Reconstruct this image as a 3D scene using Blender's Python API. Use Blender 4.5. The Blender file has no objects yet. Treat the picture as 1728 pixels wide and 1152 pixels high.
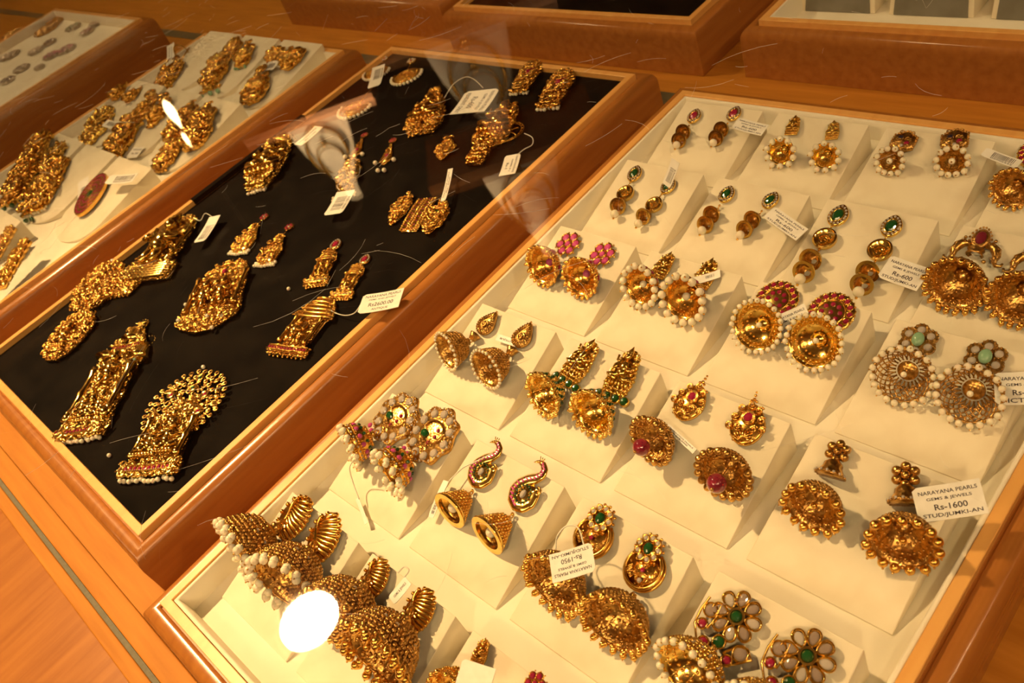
import bpy, math, random
import numpy as np
from mathutils import Matrix, Vector
SC = bpy.context.scene
COL = SC.collection
U = 0.27                      # metres per layout unit (one unit = height of the camera above the tray rims)
Z0 = 0.90 + 0.138 * U         # height of the tray rims in the room
def W(x, y, z=0.0):           # layout units -> metres
    return Vector((x * U, y * U, z * U + Z0))

# ------------------------------------------------------------------ camera
CR = np.array([[0.7017946, 0.6382092, -0.3165015], [-0.2929910, 0.6635573, 0.6883662], [0.6493385, -0.3903596, 0.6526705]])
CF = 1436.56
cd = bpy.data.cameras.new('camera')
cam = bpy.data.objects.new('camera', cd)
COL.objects.link(cam)
cd.sensor_width = 36.0
cd.lens = CF / 1728 * 36
cd.clip_start = 0.01
cd.clip_end = 60
M = Matrix([list(r) for r in CR.T]).to_4x4()
M.translation = W(0, 0, 1)
cam.matrix_world = M
cd.dof.use_dof = True
cd.dof.focus_distance = 0.36
cd.dof.aperture_fstop = 24
SC.camera = cam
def at(px, py, o, n):         # point where the sight line of a photo point meets the plane through o with normal n (metres)
    d = Vector([float(v) for v in CR.T @ np.array([px - 864, -(py - 576), -CF])])
    c = W(0, 0, 1)
    return c + d * ((o - c).dot(n) / d.dot(n))
# ------------------------------------------------------------------ view and light
SC.view_settings.view_transform = 'Standard'
SC.view_settings.look = 'None'
SC.view_settings.gamma = 1.0
SC.view_settings.use_curve_mapping = False
SC.view_settings.exposure = 0.13
SC.cycles.max_bounces = 6
SC.cycles.glossy_bounces = 4
SC.cycles.diffuse_bounces = 3
SC.cycles.transmission_bounces = 4
SC.cycles.use_adaptive_sampling = True
SC.cycles.adaptive_threshold = 0.02
SC.cycles.transparent_max_bounces = 16
SC.cycles.sample_clamp_indirect = 4.0
SC.cycles.caustics_reflective = False
SC.cycles.caustics_refractive = False
world = bpy.data.worlds.new('shop_air')
SC.world = world
world.use_nodes = True
bg = world.node_tree.nodes['Background']
bg.inputs[0].default_value = (1.0, 0.55, 0.24, 1)
bg.inputs[1].default_value = 0.35
LAMP_COL = (1.0, 0.63, 0.29)
def spot(name, loc, target, power, size, blend, rad):
    l = bpy.data.lights.new(name, 'SPOT')
    l.energy = power; l.color = LAMP_COL; l.spot_size = math.radians(size); l.spot_blend = blend; l.shadow_soft_size = rad
    o = bpy.data.objects.new(name, l); COL.objects.link(o)
    o.location = loc
    o.rotation_euler = (target - loc).to_track_quat('-Z', 'Y').to_euler()
    return o
LAMP = W(-5.92, 0.17, 6.0)
spot('counter_spotlight', LAMP - Vector((0, 0, 0.03)), W(-1.75, -0.1, 0), 275, 25, 1.0, 0.03)
spot('added_fill_spot', W(1.6, -3.2, 6.3), W(-1.0, 0.6, 0), 12, 50, 0.8, 0.05)  # three added fill spots out of view, for highlights on the gold
spot('added_fill_spot', W(4.0, 3.2, 6.3), W(-0.8, 0.8, 0), 7, 50, 0.8, 0.05)
spot('added_fill_spot', W(-4.5, -4.5, 6.3), W(-2.0, 0.6, 0), 12, 50, 0.8, 0.05)

def soft(name, loc, target, power, size):
    l = bpy.data.lights.new(name, 'AREA'); l.shape = 'DISK'; l.size = size; l.energy = power; l.color = (1.0, 0.62, 0.32)
    o = bpy.data.objects.new(name, l); COL.objects.link(o); o.location = loc; o.rotation_euler = (target - loc).to_track_quat('-Z', 'Y').to_euler(); return o
soft('added_soft_fill', W(4.2, -1.5, 6.2), W(-0.8, 0.6, 0), 24, 1.0)  # two added soft fills, unseen, to lighten the wedge shadows
soft('added_soft_fill', W(-1.5, -6.0, 6.2), W(-1.5, 0.6, 0), 30, 1.0)
spot('added_bust_spot', W(-4.4, 0.2, 4.6), W(-5.6, 4.3, 2.3), 330, 50, 0.6, 0.04)  # added unseen spot so the busts mirror brightly in the glass

# ------------------------------------------------------------------ materials
MAT = {}
def mat(name, col, rough=0.5, metal=0.0, **kw):
    m = bpy.data.materials.new(name); m.use_nodes = True
    nt = m.node_tree; b = nt.nodes['Principled BSDF']
    b.inputs['Base Color'].default_value = (*col, 1)
    b.inputs['Roughness'].default_value = rough
    b.inputs['Metallic'].default_value = metal
    for k, v in kw.items():
        if k == 'coat': b.inputs['Coat Weight'].default_value = v
        if k == 'trans': b.inputs['Transmission Weight'].default_value = v
        if k == 'ior': b.inputs['IOR'].default_value = v
        if k == 'sheen': b.inputs['Sheen Weight'].default_value = v
        if k == 'spec': b.inputs['Specular IOR Level'].default_value = v
        if k == 'sss': b.inputs['Subsurface Weight'].default_value = v; b.inputs['Subsurface Scale'].default_value = 0.002
    MAT[name] = m
    return m
def node(nt, kind, **kw):
    n = nt.nodes.new(kind)
    for k, v in kw.items(): setattr(n, k, v)
    return n
def noise_mix(m, c1, c2, scale, detail=4, stretch=(1, 1, 1), bump=0.0, lo=0.35, hi=0.65, dist=0.0003, rough=None):
    nt = m.node_tree; b = nt.nodes['Principled BSDF']
    tc = node(nt, 'ShaderNodeTexCoord'); mp = node(nt, 'ShaderNodeMapping')
    mp.inputs['Scale'].default_value = stretch
    nz = node(nt, 'ShaderNodeTexNoise'); nz.inputs['Scale'].default_value = scale; nz.inputs['Detail'].default_value = detail
    cr = node(nt, 'ShaderNodeValToRGB')
    cr.color_ramp.elements[0].position = lo; cr.color_ramp.elements[1].position = hi
    cr.color_ramp.elements[0].color = (*c1, 1); cr.color_ramp.elements[1].color = (*c2, 1)
    nt.links.new(tc.outputs['Object'], mp.inputs[0]); nt.links.new(mp.outputs[0], nz.inputs[0])
    nt.links.new(nz.outputs[0], cr.inputs[0]); nt.links.new(cr.outputs[0], b.inputs['Base Color'])
    if bump:
        bp = node(nt, 'ShaderNodeBump'); bp.inputs['Strength'].default_value = bump; bp.inputs['Distance'].default_value = dist
        nt.links.new(nz.outputs[0], bp.inputs['Height']); nt.links.new(bp.outputs[0], b.inputs['Normal'])
    return m
def wood(name, c1, c2, axis, rough=0.32):
    st = (5, 60, 60) if axis == 'x' else (60, 5, 60)
    m = mat(name, c1, rough, coat=0.14, spec=0.35)
    noise_mix(m, c1, c2, 3.0, 5, st, 0.12, 0.3, 0.7, 0.0002)
    m.node_tree.nodes['Principled BSDF'].inputs['Coat Roughness'].default_value = 0.2
    return m
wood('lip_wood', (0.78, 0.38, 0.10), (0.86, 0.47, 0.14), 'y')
wood('shaded_brown_wood', (0.33, 0.115, 0.024), (0.43, 0.165, 0.034), 'y', 0.26)  # tray sides share the lip's wood; their shade is darkened into this brown
wood('deck_wood', (0.42, 0.155, 0.018), (0.56, 0.225, 0.03), 'x', 0.55)
MAT['deck_wood'].node_tree.nodes['Principled BSDF'].inputs['Specular IOR Level'].default_value = 0.12
MAT['deck_wood'].node_tree.nodes['Principled BSDF'].inputs['Coat Weight'].default_value = 0.03
noise_mix(mat('cream_felt', (0.80, 0.74, 0.60), 0.9, sheen=0.25), (0.74, 0.64, 0.45), (0.84, 0.76, 0.57), 60, 6, (1, 1, 1), 0.15, 0.25, 0.6)
noise_mix(mat('cream_liner', (0.84, 0.80, 0.70), 0.7), (0.82, 0.75, 0.58), (0.88, 0.82, 0.66), 40, 4, (1, 1, 1), 0.05)
noise_mix(mat('black_velvet', (0.012, 0.01, 0.009), 0.85, spec=0.05), (0.003, 0.0022, 0.0015), (0.008, 0.006, 0.004), 50, 5, (1, 1, 1), 0.1)
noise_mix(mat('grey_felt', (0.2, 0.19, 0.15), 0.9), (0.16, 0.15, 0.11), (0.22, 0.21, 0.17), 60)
noise_mix(mat('gold', (0.88, 0.52, 0.12), 0.2, 1.0), (0.80, 0.44, 0.085), (0.98, 0.62, 0.15), 500, 2, (1, 1, 1), 0.15, 0.3, 0.7, 0.0002)
noise_mix(mat('bright_gold', (0.98, 0.66, 0.18), 0.16, 1.0), (0.92, 0.58, 0.13), (1.0, 0.74, 0.22), 500, 2, (1, 1, 1), 0.12, 0.3, 0.7, 0.0002)
noise_mix(mat('antique_gold', (0.62, 0.36, 0.10), 0.3, 1.0), (0.40, 0.22, 0.06), (0.82, 0.50, 0.14), 600, 3, (1, 1, 1), 0.3, 0.35, 0.65, 0.0002)
def hammered(name, scale, dist, strength):
    nt = MAT[name].node_tree; b = nt.nodes['Principled BSDF']; tc = node(nt, 'ShaderNodeTexCoord'); vo = node(nt, 'ShaderNodeTexVoronoi', feature='SMOOTH_F1'); vo.inputs['Scale'].default_value = scale
    bp = node(nt, 'ShaderNodeBump'); bp.inputs['Strength'].default_value = strength; bp.inputs['Distance'].default_value = dist; bp.invert = True
    nt.links.new(tc.outputs['Object'], vo.inputs['Vector']); nt.links.new(vo.outputs['Distance'], bp.inputs['Height'])
    old = b.inputs['Normal'].links[0].from_socket; nt.links.new(old, bp.inputs['Normal']); nt.links.new(bp.outputs[0], b.inputs['Normal'])
hammered('antique_gold', 900, 0.0005, 0.45)
noise_mix(mat('dull_silver', (0.5, 0.44, 0.36), 0.35, 1.0), (0.3, 0.24, 0.18), (0.62, 0.55, 0.46), 900, 4, (1, 1, 1), 0.6)
def shade(name, col, c2, **kw):
    m = mat(name, col, **kw); return noise_mix(m, col, c2, 500, 2, (1, 1, 1), 0, 0.3, 0.7)
shade('pearl', (0.86, 0.76, 0.54), (0.92, 0.83, 0.64), rough=0.22, coat=0.7, sss=0.15)
shade('ruby', (0.36, 0.012, 0.05), (0.50, 0.03, 0.09), rough=0.12, coat=1.0, trans=0.25)
shade('pink_ruby', (0.55, 0.05, 0.22), (0.68, 0.10, 0.33), rough=0.12, coat=1.0)
shade('emerald', (0.006, 0.07, 0.014), (0.014, 0.13, 0.03), rough=0.1, coat=1.0, trans=0.25)
shade('jade', (0.20, 0.42, 0.24), (0.32, 0.52, 0.33), rough=0.15, coat=0.8)
shade('crystal', (0.60, 0.50, 0.40), (0.98, 0.88, 0.76), rough=0.06, coat=1.0, trans=0.4)
shade('smoky_crystal', (0.20, 0.12, 0.08), (0.66, 0.52, 0.42), rough=0.06, coat=1.0, trans=0.3)
shade('navy_stone', (0.02, 0.018, 0.03), (0.04, 0.03, 0.05), rough=0.1, coat=1.0)
shade('red_glass', (0.36, 0.02, 0.05), (0.46, 0.05, 0.09), rough=0.08, coat=1.0, trans=0.55)
noise_mix(mat('tag_card', (0.85, 0.82, 0.74), 0.55), (0.82, 0.79, 0.70), (0.88, 0.85, 0.77), 300, 2)
shade('tag_ink', (0.03, 0.025, 0.03), (0.05, 0.04, 0.045), rough=0.6)
shade('string', (0.70, 0.66, 0.55), (0.8, 0.76, 0.65), rough=0.6)
shade('channel_metal', (0.085, 0.075, 0.035), (0.12, 0.10, 0.05), rough=0.6)
shade('dark_gap', (0.05, 0.02, 0.008), (0.07, 0.03, 0.01), rough=0.7)
noise_mix(mat('ceiling_paint', (0.14, 0.06, 0.025), 0.8), (0.12, 0.05, 0.02), (0.16, 0.07, 0.03), 2)
noise_mix(mat('wall_paint', (0.30, 0.14, 0.055), 0.8), (0.26, 0.11, 0.04), (0.36, 0.18, 0.07), 1.5)
noise_mix(mat('bust_cloth', (0.85, 0.82, 0.75), 0.8), (0.8, 0.77, 0.70), (0.88, 0.85, 0.78), 40)
noise_mix(mat('lamp_rim', (0.8, 0.8, 0.78), 0.4), (0.78, 0.78, 0.75), (0.84, 0.84, 0.8), 20)
def emit(name, col, s):
    m = bpy.data.materials.new(name); m.use_nodes = True; nt = m.node_tree
    nt.nodes.remove(nt.nodes['Principled BSDF'])
    e = node(nt, 'ShaderNodeEmission'); e.inputs[0].default_value = (*col, 1); e.inputs[1].default_value = s
    nt.links.new(e.outputs[0], nt.nodes['Material Output'].inputs[0]); MAT[name] = m
emit('lamp_glow', (1.0, 0.72, 0.38), 300)
emit('bulb_glow', (1.0, 0.68, 0.30), 22)
noise_mix(mat('scratch', (0.8, 0.76, 0.66), 0.6), (0.7, 0.66, 0.56), (0.85, 0.8, 0.7), 300)
def glass_mat():
    m = bpy.data.materials.new('case_glass'); m.use_nodes = True; nt = m.node_tree
    nt.nodes.remove(nt.nodes['Principled BSDF'])
    L = nt.links.new
    tr = node(nt, 'ShaderNodeBsdfTransparent'); tr.inputs[0].default_value = (0.985, 0.985, 0.965, 1)
    gl = node(nt, 'ShaderNodeBsdfGlossy'); gl.inputs[0].default_value = (1, 1, 1, 1); gl.inputs['Roughness'].default_value = 0.015
    lw = node(nt, 'ShaderNodeLayerWeight'); lw.inputs[0].default_value = 0.5
    p = node(nt, 'ShaderNodeMath', operation='POWER'); p.inputs[1].default_value = 5
    ml = node(nt, 'ShaderNodeMath', operation='MULTIPLY_ADD'); ml.inputs[1].default_value = 0.96; ml.inputs[2].default_value = 0.04
    L(lw.outputs['Facing'], p.inputs[0]); L(p.outputs[0], ml.inputs[0])
    mx = node(nt, 'ShaderNodeMixShader')
    L(ml.outputs[0], mx.inputs[0]); L(tr.outputs[0], mx.inputs[1]); L(gl.outputs[0], mx.inputs[2])
    L(mx.outputs[0], nt.nodes['Material Output'].inputs[0]); MAT['case_glass'] = m
glass_mat()

# ------------------------------------------------------------------ geometry helpers (jewellery is written in millimetres)
def ico(n):
    import bmesh
    b = bmesh.new(); bmesh.ops.create_icosphere(b, subdivisions=n, radius=1.0)
    v = np.array([x.co[:] for x in b.verts]); f = np.array([[y.index for y in x.verts] for x in b.faces]); b.free()
    return v, f
ICO1, ICO2, ICO3 = ico(1), ico(2), ico(3)
def rotz(a): c, s = math.cos(a), math.sin(a); return np.array([[c, -s, 0], [s, c, 0], [0, 0, 1.0]])
def basis(n):
    n = np.array(n, float); n /= np.linalg.norm(n)
    a = np.array([1.0, 0, 0]) if abs(n[0]) < 0.8 else np.array([0, 1.0, 0])
    u = np.cross(n, a); u /= np.linalg.norm(u)
    return np.stack([u, np.cross(n, u), n], 1)
class G:
    def __init__(s): s.v = []; s.f = []; s.n = 0
    def add(s, v, f):
        v = np.asarray(v, float); s.v.append(v)
        s.f.extend([tuple(int(i) + s.n for i in q) for q in f]); s.n += len(v); return s
    def sph(s, c, r, res=ICO1):
        r = np.array(r if hasattr(r, '__len__') else (r, r, r)); return s.add(res[0] * r + np.array(c), res[1])
    def ell(s, c, r, a=0, res=ICO2): return s.add((res[0] * np.array(r)) @ rotz(a).T + np.array(c), res[1])
    def tube(s, pts, r, closed=False, n=6):
        P = [np.array(p, float) for p in pts]; m = len(P); rs = r if hasattr(r, '__len__') else [r] * m
        V = []; prev = None
        for i, p in enumerate(P):
            if closed: t = P[(i + 1) % m] - P[i - 1]
            else: t = P[min(i + 1, m - 1)] - P[max(i - 1, 0)]
            t = t / (np.linalg.norm(t) + 1e-12)
            if prev is None: B = basis(t); u = B[:, 0]
            else: u = prev - t * (prev @ t); u /= (np.linalg.norm(u) + 1e-12)
            prev = u; w = np.cross(t, u)
            for k in range(n):
                a = 2 * math.pi * k / n; V.append(p + rs[i] * (math.cos(a) * u + math.sin(a) * w))
        F = []
        for i in range(m if closed else m - 1):
            j = (i + 1) % m
            for k in range(n):
                l = (k + 1) % n; F.append((i * n + k, i * n + l, j * n + l, j * n + k))
        if not closed: F += [tuple(range(n - 1, -1, -1)), tuple((m - 1) * n + k for k in range(n))]
        return s.add(V, F)
    def ring(s, c, R, r, nrm=(0, 0, 1), n=20, k=6, ry=None, rot=0):
        B = basis(nrm) if tuple(nrm) != (0, 0, 1) else rotz(rot)
        ry = R if ry is None else ry
        return s.tube([np.array(c) + B @ np.array([R * math.cos(a), ry * math.sin(a), 0]) for a in np.linspace(0, 2 * math.pi, n, endpoint=False)], r, True, k)
    def lathe(s, prof, c=(0, 0, 0), n=28, B=None):
        B = np.eye(3) if B is None else B; V = []
        for r, z in prof:
            for k in range(n):
                a = 2 * math.pi * k / n; V.append(B @ np.array([r * math.cos(a), r * math.sin(a), z]) + np.array(c))
        F = [(i * n + k, i * n + (k + 1) % n, (i + 1) * n + (k + 1) % n, (i + 1) * n + k) for i in range(len(prof) - 1) for k in range(n)]
        return s.add(V, F)
    def plate(s, out, z0, z1, inset=0.0):
        o = np.array(out, float); m = len(o); c = o.mean(0)
        V = [(x, y, z0) for x, y in o] + [(x, y, z1 - inset) for x, y in o]
        i2 = c + (o - c) * (1 - inset / (np.abs(o - c).max() + 1e-9))
        V += [(x, y, z1) for x, y in i2] + [(c[0], c[1], z0), (c[0], c[1], z1)]
        F = []
        for k in range(m):
            l = (k + 1) % m
            F += [(k, l, m + l, m + k), (m + k, m + l, 2 * m + l, 2 * m + k), (2 * m + k, 2 * m + l, 3 * m + 1), (l, k, 3 * m)]
        return s.add(V, F)
    def box(s, a, b):
        x0, y0, z0 = a; x1, y1, z1 = b
        return s.add([(x0, y0, z0), (x1, y0, z0), (x1, y1, z0), (x0, y1, z0), (x0, y0, z1), (x1, y0, z1), (x1, y1, z1), (x0, y1, z1)],
                     [(0, 3, 2, 1), (4, 5, 6, 7), (0, 1, 5, 4), (1, 2, 6, 5), (2, 3, 7, 6), (3, 0, 4, 7)])
    def beads(s, pts, r, res=ICO1):
        for p in pts: s.sph(p, r, res)
        return s
    def xf(s, B=None, t=(0, 0, 0)):
        B = np.eye(3) if B is None else B
        s.v = [v @ B.T + np.array(t) for v in s.v]; return s
    def mesh(s, name, m, scale=0.001, smooth=True):
        me = bpy.data.meshes.new(name)
        V = np.concatenate(s.v) * scale
        me.from_pydata(V.tolist(), [], s.f); me.update()
        if smooth: me.polygons.foreach_set('use_smooth', [True] * len(me.polygons))
        me.materials.append(MAT[m]); return me
    def obj(s, name, m, parent=None, mw=None, scale=0.001, smooth=True, edge=None):
        o = bpy.data.objects.new(name, s.mesh(name, m, scale, smooth)); COL.objects.link(o)
        if smooth and edge is not None:
            o.data.set_sharp_from_angle(angle=math.radians(edge))
        if parent is not None: o.parent = parent
        if mw is not None: o.matrix_local = mw
        return o
def tag(o, label, cat, group=None, kind=None):
    o['label'] = label; o['category'] = cat
    if group: o['group'] = group
    if kind: o['kind'] = kind
    return o
def empty(name, mw=None):
    o = bpy.data.objects.new(name, None); COL.objects.link(o); o.empty_display_size = 0.005
    if mw is not None: o.matrix_world = mw
    return o
def copy_tree(o, parent=None):
    c = o.copy(); COL.objects.link(c)
    if parent is not None: c.parent = parent
    for ch in [x for x in bpy.data.objects if x.parent == o]: copy_tree(ch, c)
    return c
def struct(o): o['kind'] = 'structure'; return o
def bevel(o, w, seg=3, ang=30):
    b = o.modifiers.new('bevel', 'BEVEL'); b.width = w; b.segments = seg; b.limit_method = 'ANGLE'; b.angle_limit = math.radians(ang); return o

# ------------------------------------------------------------------ room
def slab(name, a, b, m):
    g = G().box(a, b); return struct(g.obj(name, m, scale=1.0, smooth=False))
slab('floor', (-7, -4, -0.1), (4, 7, 0), 'deck_wood')
slab('ceiling', (-7, -4, 2.62), (4, 7, 2.72), 'ceiling_paint')
slab('wall_left', (-7.1, -4, 0), (-7, 7, 2.62), 'wall_paint')
slab('wall_right', (4, -4, 0), (4.1, 7, 2.62), 'wall_paint')
slab('wall_front', (-7, -4.1, 0), (4, -4, 2.62), 'wall_paint')
slab('wall_back', (-7, 7, 0), (4, 7.1, 2.62), 'wall_paint')
def ceiling_lamp(x, y, r, label, scale=1.0):
    e = empty('ceiling_lamp', Matrix.Translation((x, y, 2.62)))
    tag(e, label, 'lamp')
    h = G().lathe([(r, -0.012), (r, -0.03), (r * 1.18, -0.032), (r * 1.22, -0.02), (r * 1.22, 0.0), (0.001, 0.0)], n=48)
    h.obj('lamp_housing', 'lamp_rim', e, scale=1.0)
    G().lathe([(0.0005, -0.028), (r * 0.99, -0.028), (r * 0.99, -0.012), (0.0005, -0.012)], n=48).obj('lamp_lens', 'lamp_glow', e, scale=1.0)
    return e
ceiling_lamp(-6.02 * U, 0.175 * U, 0.083, 'round recessed ceiling lamp straight above the counter front, mirrored as the big white oval')
ceiling_lamp(2.6 * U, -4.2 * U, 0.075, 'added unseen ceiling lamp behind the camera, for highlights on the gold')  # added out of view to give the gold sparkle
ceiling_lamp(7.0 * U, 2.5 * U, 0.075, 'added unseen ceiling lamp right of the counter, for highlights on the gold')  # also an added lamp, unseen, sparkle for the gold
# ------------------------------------------------------------------ display case: deck, front rails, glass
case = tag(empty('display_case', Matrix.Translation(W(-2, 0.6, -0.138))), 'orange wooden counter case with scratched glass top holding the jewellery trays', 'display case')
def cb(name, a, b, m, bev=0.0):   # box in layout units, as a part of the case
    g = G().box(a, b); g.xf(t=(2, -0.6, 0.138)); o = g.obj(name, m, case, scale=U, smooth=False)
    if bev: bevel(o, bev)
    return o
cb('deck', (-7.6, -0.155, -0.16), (2.2, 4.6, -0.1385), 'deck_wood')
cb('front_plank', (-7.6, -0.199, -0.2), (2.2, -0.156, -0.1385), 'deck_wood', 0.0008)
cb('slot_channel', (-7.6, -0.2085, -0.2), (2.2, -0.1995, -0.1405), 'channel_metal')
cb('front_strip', (-7.6, -0.236, -0.2), (2.2, -0.209, -0.1385), 'deck_wood', 0.0008)
cb('lower_ledge', (-7.6, -0.7, -0.24), (2.2, -0.237, -0.152), 'shaded_brown_wood', 0.0008)
cb('rear_channel', (-7.6, 1.515, -0.1384), (2.2, 1.565, -0.136), 'channel_metal')
cb('glass_top', (-7.6, -0.75, 0.2), (2.2, 4.6, 0.222), 'case_glass')

# ------------------------------------------------------------------ trays
def rect_rings(rect, prof):   # sweep a profile (outward offset, z) round a rectangle with mitred corners
    x0, y0, x1, y1 = rect; V = []; F = []; m = len(prof)
    for o, z in prof: V += [(x0 - o, y0 - o, z), (x1 + o, y0 - o, z), (x1 + o, y1 + o, z), (x0 - o, y1 + o, z)]
    for i in range(m - 1):
        for k in range(4):
            l = (k + 1) % 4; F.append((i * 4 + k, i * 4 + l, (i + 1) * 4 + l, (i + 1) * 4 + k))
    return V, F
def tray(rect, pad, label, depth=0.042, rise=0.0):
    """rect = outer edge of the raised lip"""
    x0, y0, x1, y1 = rect; cx, cy = (x0 + x1) / 2, (y0 + y1) / 2
    e = tag(empty('display_tray', Matrix.Translation(W(cx, cy, -0.138))), label, 'tray', 'wooden display trays')
    up = 0.138 + rise
    def sh(vf): g = G().add(*vf); return g.xf(t=(-cx, -cy, up))
    lw = 0.0165
    g = sh(rect_rings(rect, [(-lw, -0.03), (-lw, -0.0008), (-lw + 0.001, 0), (-0.001, 0), (0, -0.001), (0, -0.018)]))
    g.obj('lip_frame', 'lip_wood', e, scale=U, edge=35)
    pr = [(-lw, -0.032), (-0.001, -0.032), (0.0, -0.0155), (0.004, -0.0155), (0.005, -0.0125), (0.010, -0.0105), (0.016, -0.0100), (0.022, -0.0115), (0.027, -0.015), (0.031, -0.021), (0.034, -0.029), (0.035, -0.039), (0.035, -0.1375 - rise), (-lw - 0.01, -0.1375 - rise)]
    g = sh(rect_rings(rect, pr)); g.obj('side_frame', 'shaded_brown_wood', e, scale=U, edge=50)
    if pad == 'cream':
        t = 0.0075; zf = -depth
        pr = [(-lw, zf - 0.01), (-lw - 0.0008, -0.0035), (-lw - 0.003, -0.002), (-lw - t + 0.002, -0.0022), (-lw - t, -0.0045), (-lw - t - 0.003, zf)]
        g = sh(rect_rings(rect, pr)); g.obj('liner', 'cream_liner', e, scale=U, edge=50)
        g = G().box((x0 + lw + 0.001, y0 + lw + 0.001, zf - 0.02), (x1 - lw - 0.001, y1 - lw - 0.001, zf + 0.0002)).xf(t=(-cx, -cy, up))
        g.obj('tray_floor', 'cream_liner', e, scale=U, smooth=False)
    else:
        g = G().box((x0 + lw + 0.0003, y0 + lw + 0.0003, -0.06), (x1 - lw - 0.0003, y1 - lw - 0.0003, -depth)).xf(t=(-cx, -cy, 0.138))
        g.obj('velvet_pad', 'black_velvet', e, scale=U, smooth=False)
    return e
ZF = -0.042
RC = (-1.161, -0.106, -0.186, 1.393); RB = (-2.302, -0.062, -1.328, 1.434); RA = (-3.493, -0.10, -2.51, 1.387)
tray(RC, 'cream', 'wooden tray lined in cream holding jhumka earrings on wedge stands, nearest at right')
tb = tray(RB, 'black', 'wooden tray with black velvet pad holding gold temple pendants, in the middle', 0.014)
tray(RA, 'cream', 'wooden tray lined in cream holding pendant sets, left of the black tray')
RD = (-4.70, -0.2, -3.71, 1.268)
tray(RD, 'cream', 'taller dim far-left wooden tray with cream lining and crystal pieces', rise=0.12)
tray((-2.262, 1.688, -1.335, 3.15), 'black', 'wooden tray with empty black velvet pad behind the black pendant tray', 0.02)
tray((-1.150, 1.705, -0.175, 3.15), 'cream', 'wooden tray with grey-fronted cream stands at the top right corner', 0.06)
tray((-3.36, 1.745, -2.40, 3.15), 'cream', 'empty wooden tray standing at the top edge, left of the empty black tray', 0.05)
# ------------------------------------------------------------------ wedge stands in the right tray
WW, WL, WH = 0.197, 0.190, 0.060
COLX = [-1.108, -0.884, -0.660, -0.4335]
ROWY = [1.140, 0.918, 0.690, 0.450, 0.204, -0.036]
def wedge_obj():
    hw = WW / 2; g = G()
    g.add([(-hw, 0, 0.0), (hw, 0, 0.0), (hw, WL, 0), (-hw, WL, 0), (-hw, 0, 0.0025), (hw, 0, 0.0025), (hw - 0.004, WL, WH), (-hw + 0.004, WL, WH)],
          [(0, 3, 2, 1), (4, 5, 6, 7), (0, 1, 5, 4), (1, 2, 6, 5), (2, 3, 7, 6), (3, 0, 4, 7)])
    o = g.obj('wedge_stand', 'cream_felt', scale=U, smooth=False); bevel(o, 0.0007, 3); return o
NW = Vector((0, -WH, WL)).normalized()
TILT = math.atan2(WH - 0.0025, WL)
wp = wedge_obj(); wedges = {}
RN = ['back row', 'second row from the back', 'third row from the back', 'fourth row from the back', 'fifth row from the back', 'front row']
HOLD = {}
for r in range(6):
    for c in range(4):
        o = wp if (r, c) == (0, 0) else wp.copy()
        if o is not wp: COL.objects.link(o)
        o.location = W(COLX[c] + WW / 2 , ROWY[r], ZF + 0.0003)
        wedges[(r + 1, c + 1)] = o
# ------------------------------------------------------------------ jewellery parts (millimetres; x right, y towards the stud, z away from the surface)
rnd = random.Random(7)
SHARED = {}
def dome():
    V = []; F = []; n = 12
    for r, z in ((1, 0), (0.97, 0.35), (0.72, 0.78), (0.38, 0.97)): V += [(r * math.cos(2 * math.pi * k / n), r * math.sin(2 * math.pi * k / n), z) for k in range(n)]
    V.append((0, 0, 1.0))
    for i in range(3): F += [(i * n + k, i * n + (k + 1) % n, (i + 1) * n + (k + 1) % n, (i + 1) * n + k) for k in range(n)]
    F += [(3 * n + k, 3 * n + (k + 1) % n, 4 * n) for k in range(n)]; F.append(tuple(range(n - 1, -1, -1)))
    return np.array(V), F
DOME = dome()
def shared(kind, m):
    if (kind, m) not in SHARED:
        g = G().add(*(ICO3 if kind == 'bead' else DOME)); SHARED[(kind, m)] = g.mesh(m + '_' + kind, m, 1.0, kind == 'bead')
    return SHARED[(kind, m)]
NAMES = {'pearl': 'pearl', 'ruby': 'ruby', 'pink_ruby': 'ruby', 'emerald': 'emerald', 'jade': 'green_stone', 'crystal': 'crystal', 'smoky_crystal': 'crystal', 'gold': 'gold_bead', 'bright_gold': 'gold_bead', 'antique_gold': 'gold_bead', 'navy_stone': 'dark_stone', 'red_glass': 'red_bead', 'dull_silver': 'silver_bead'}
def bead(p, m, c, r, squash=None):
    o = bpy.data.objects.new(NAMES[m], shared('bead', m)); COL.objects.link(o); o.parent = p
    o.location = Vector([float(x) for x in c]) * 0.001; s = squash or (1, 1, 1); o.scale = (r * 0.001 * s[0], r * 0.001 * s[1], r * 0.001 * s[2]); return o
def stone(p, m, c, rx, ry=None, h=None, rot=0.0, nrm=None):
    o = bpy.data.objects.new(NAMES[m], shared('dome', m)); COL.objects.link(o); o.parent = p
    ry = ry or rx; h = h or rx * 0.6
    if nrm is None: B = rotz(rot)
    else:
        n = np.array(nrm, float); n /= np.linalg.norm(n); z = np.array([0, 0, 1.0]); v = z - n * (z @ n)
        if np.linalg.norm(v) < 1e-3: v = np.array([1.0, 0, 0]) - n * n[0]
        v /= np.linalg.norm(v); B = np.stack([np.cross(v, n), v, n], 1) @ rotz(rot)
    mm = Matrix([list(map(float, r)) for r in B]).to_4x4() @ Matrix.Diagonal((rx * 0.001, ry * 0.001, h * 0.001, 1))
    mm.translation = Vector([float(x) for x in c]) * 0.001
    o.matrix_local = mm; return o
def circ(n, rx, ry=None, a0=0.0, c=(0, 0, 0), sweep=2 * math.pi):
    ry = ry or rx; full = abs(sweep - 2 * math.pi) < 1e-6
    return [(c[0] + rx * math.cos(a0 + sweep * k / (n if full else n - 1)), c[1] + ry * math.sin(a0 + sweep * k / (n if full else n - 1)), c[2]) for k in range(n)]
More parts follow.
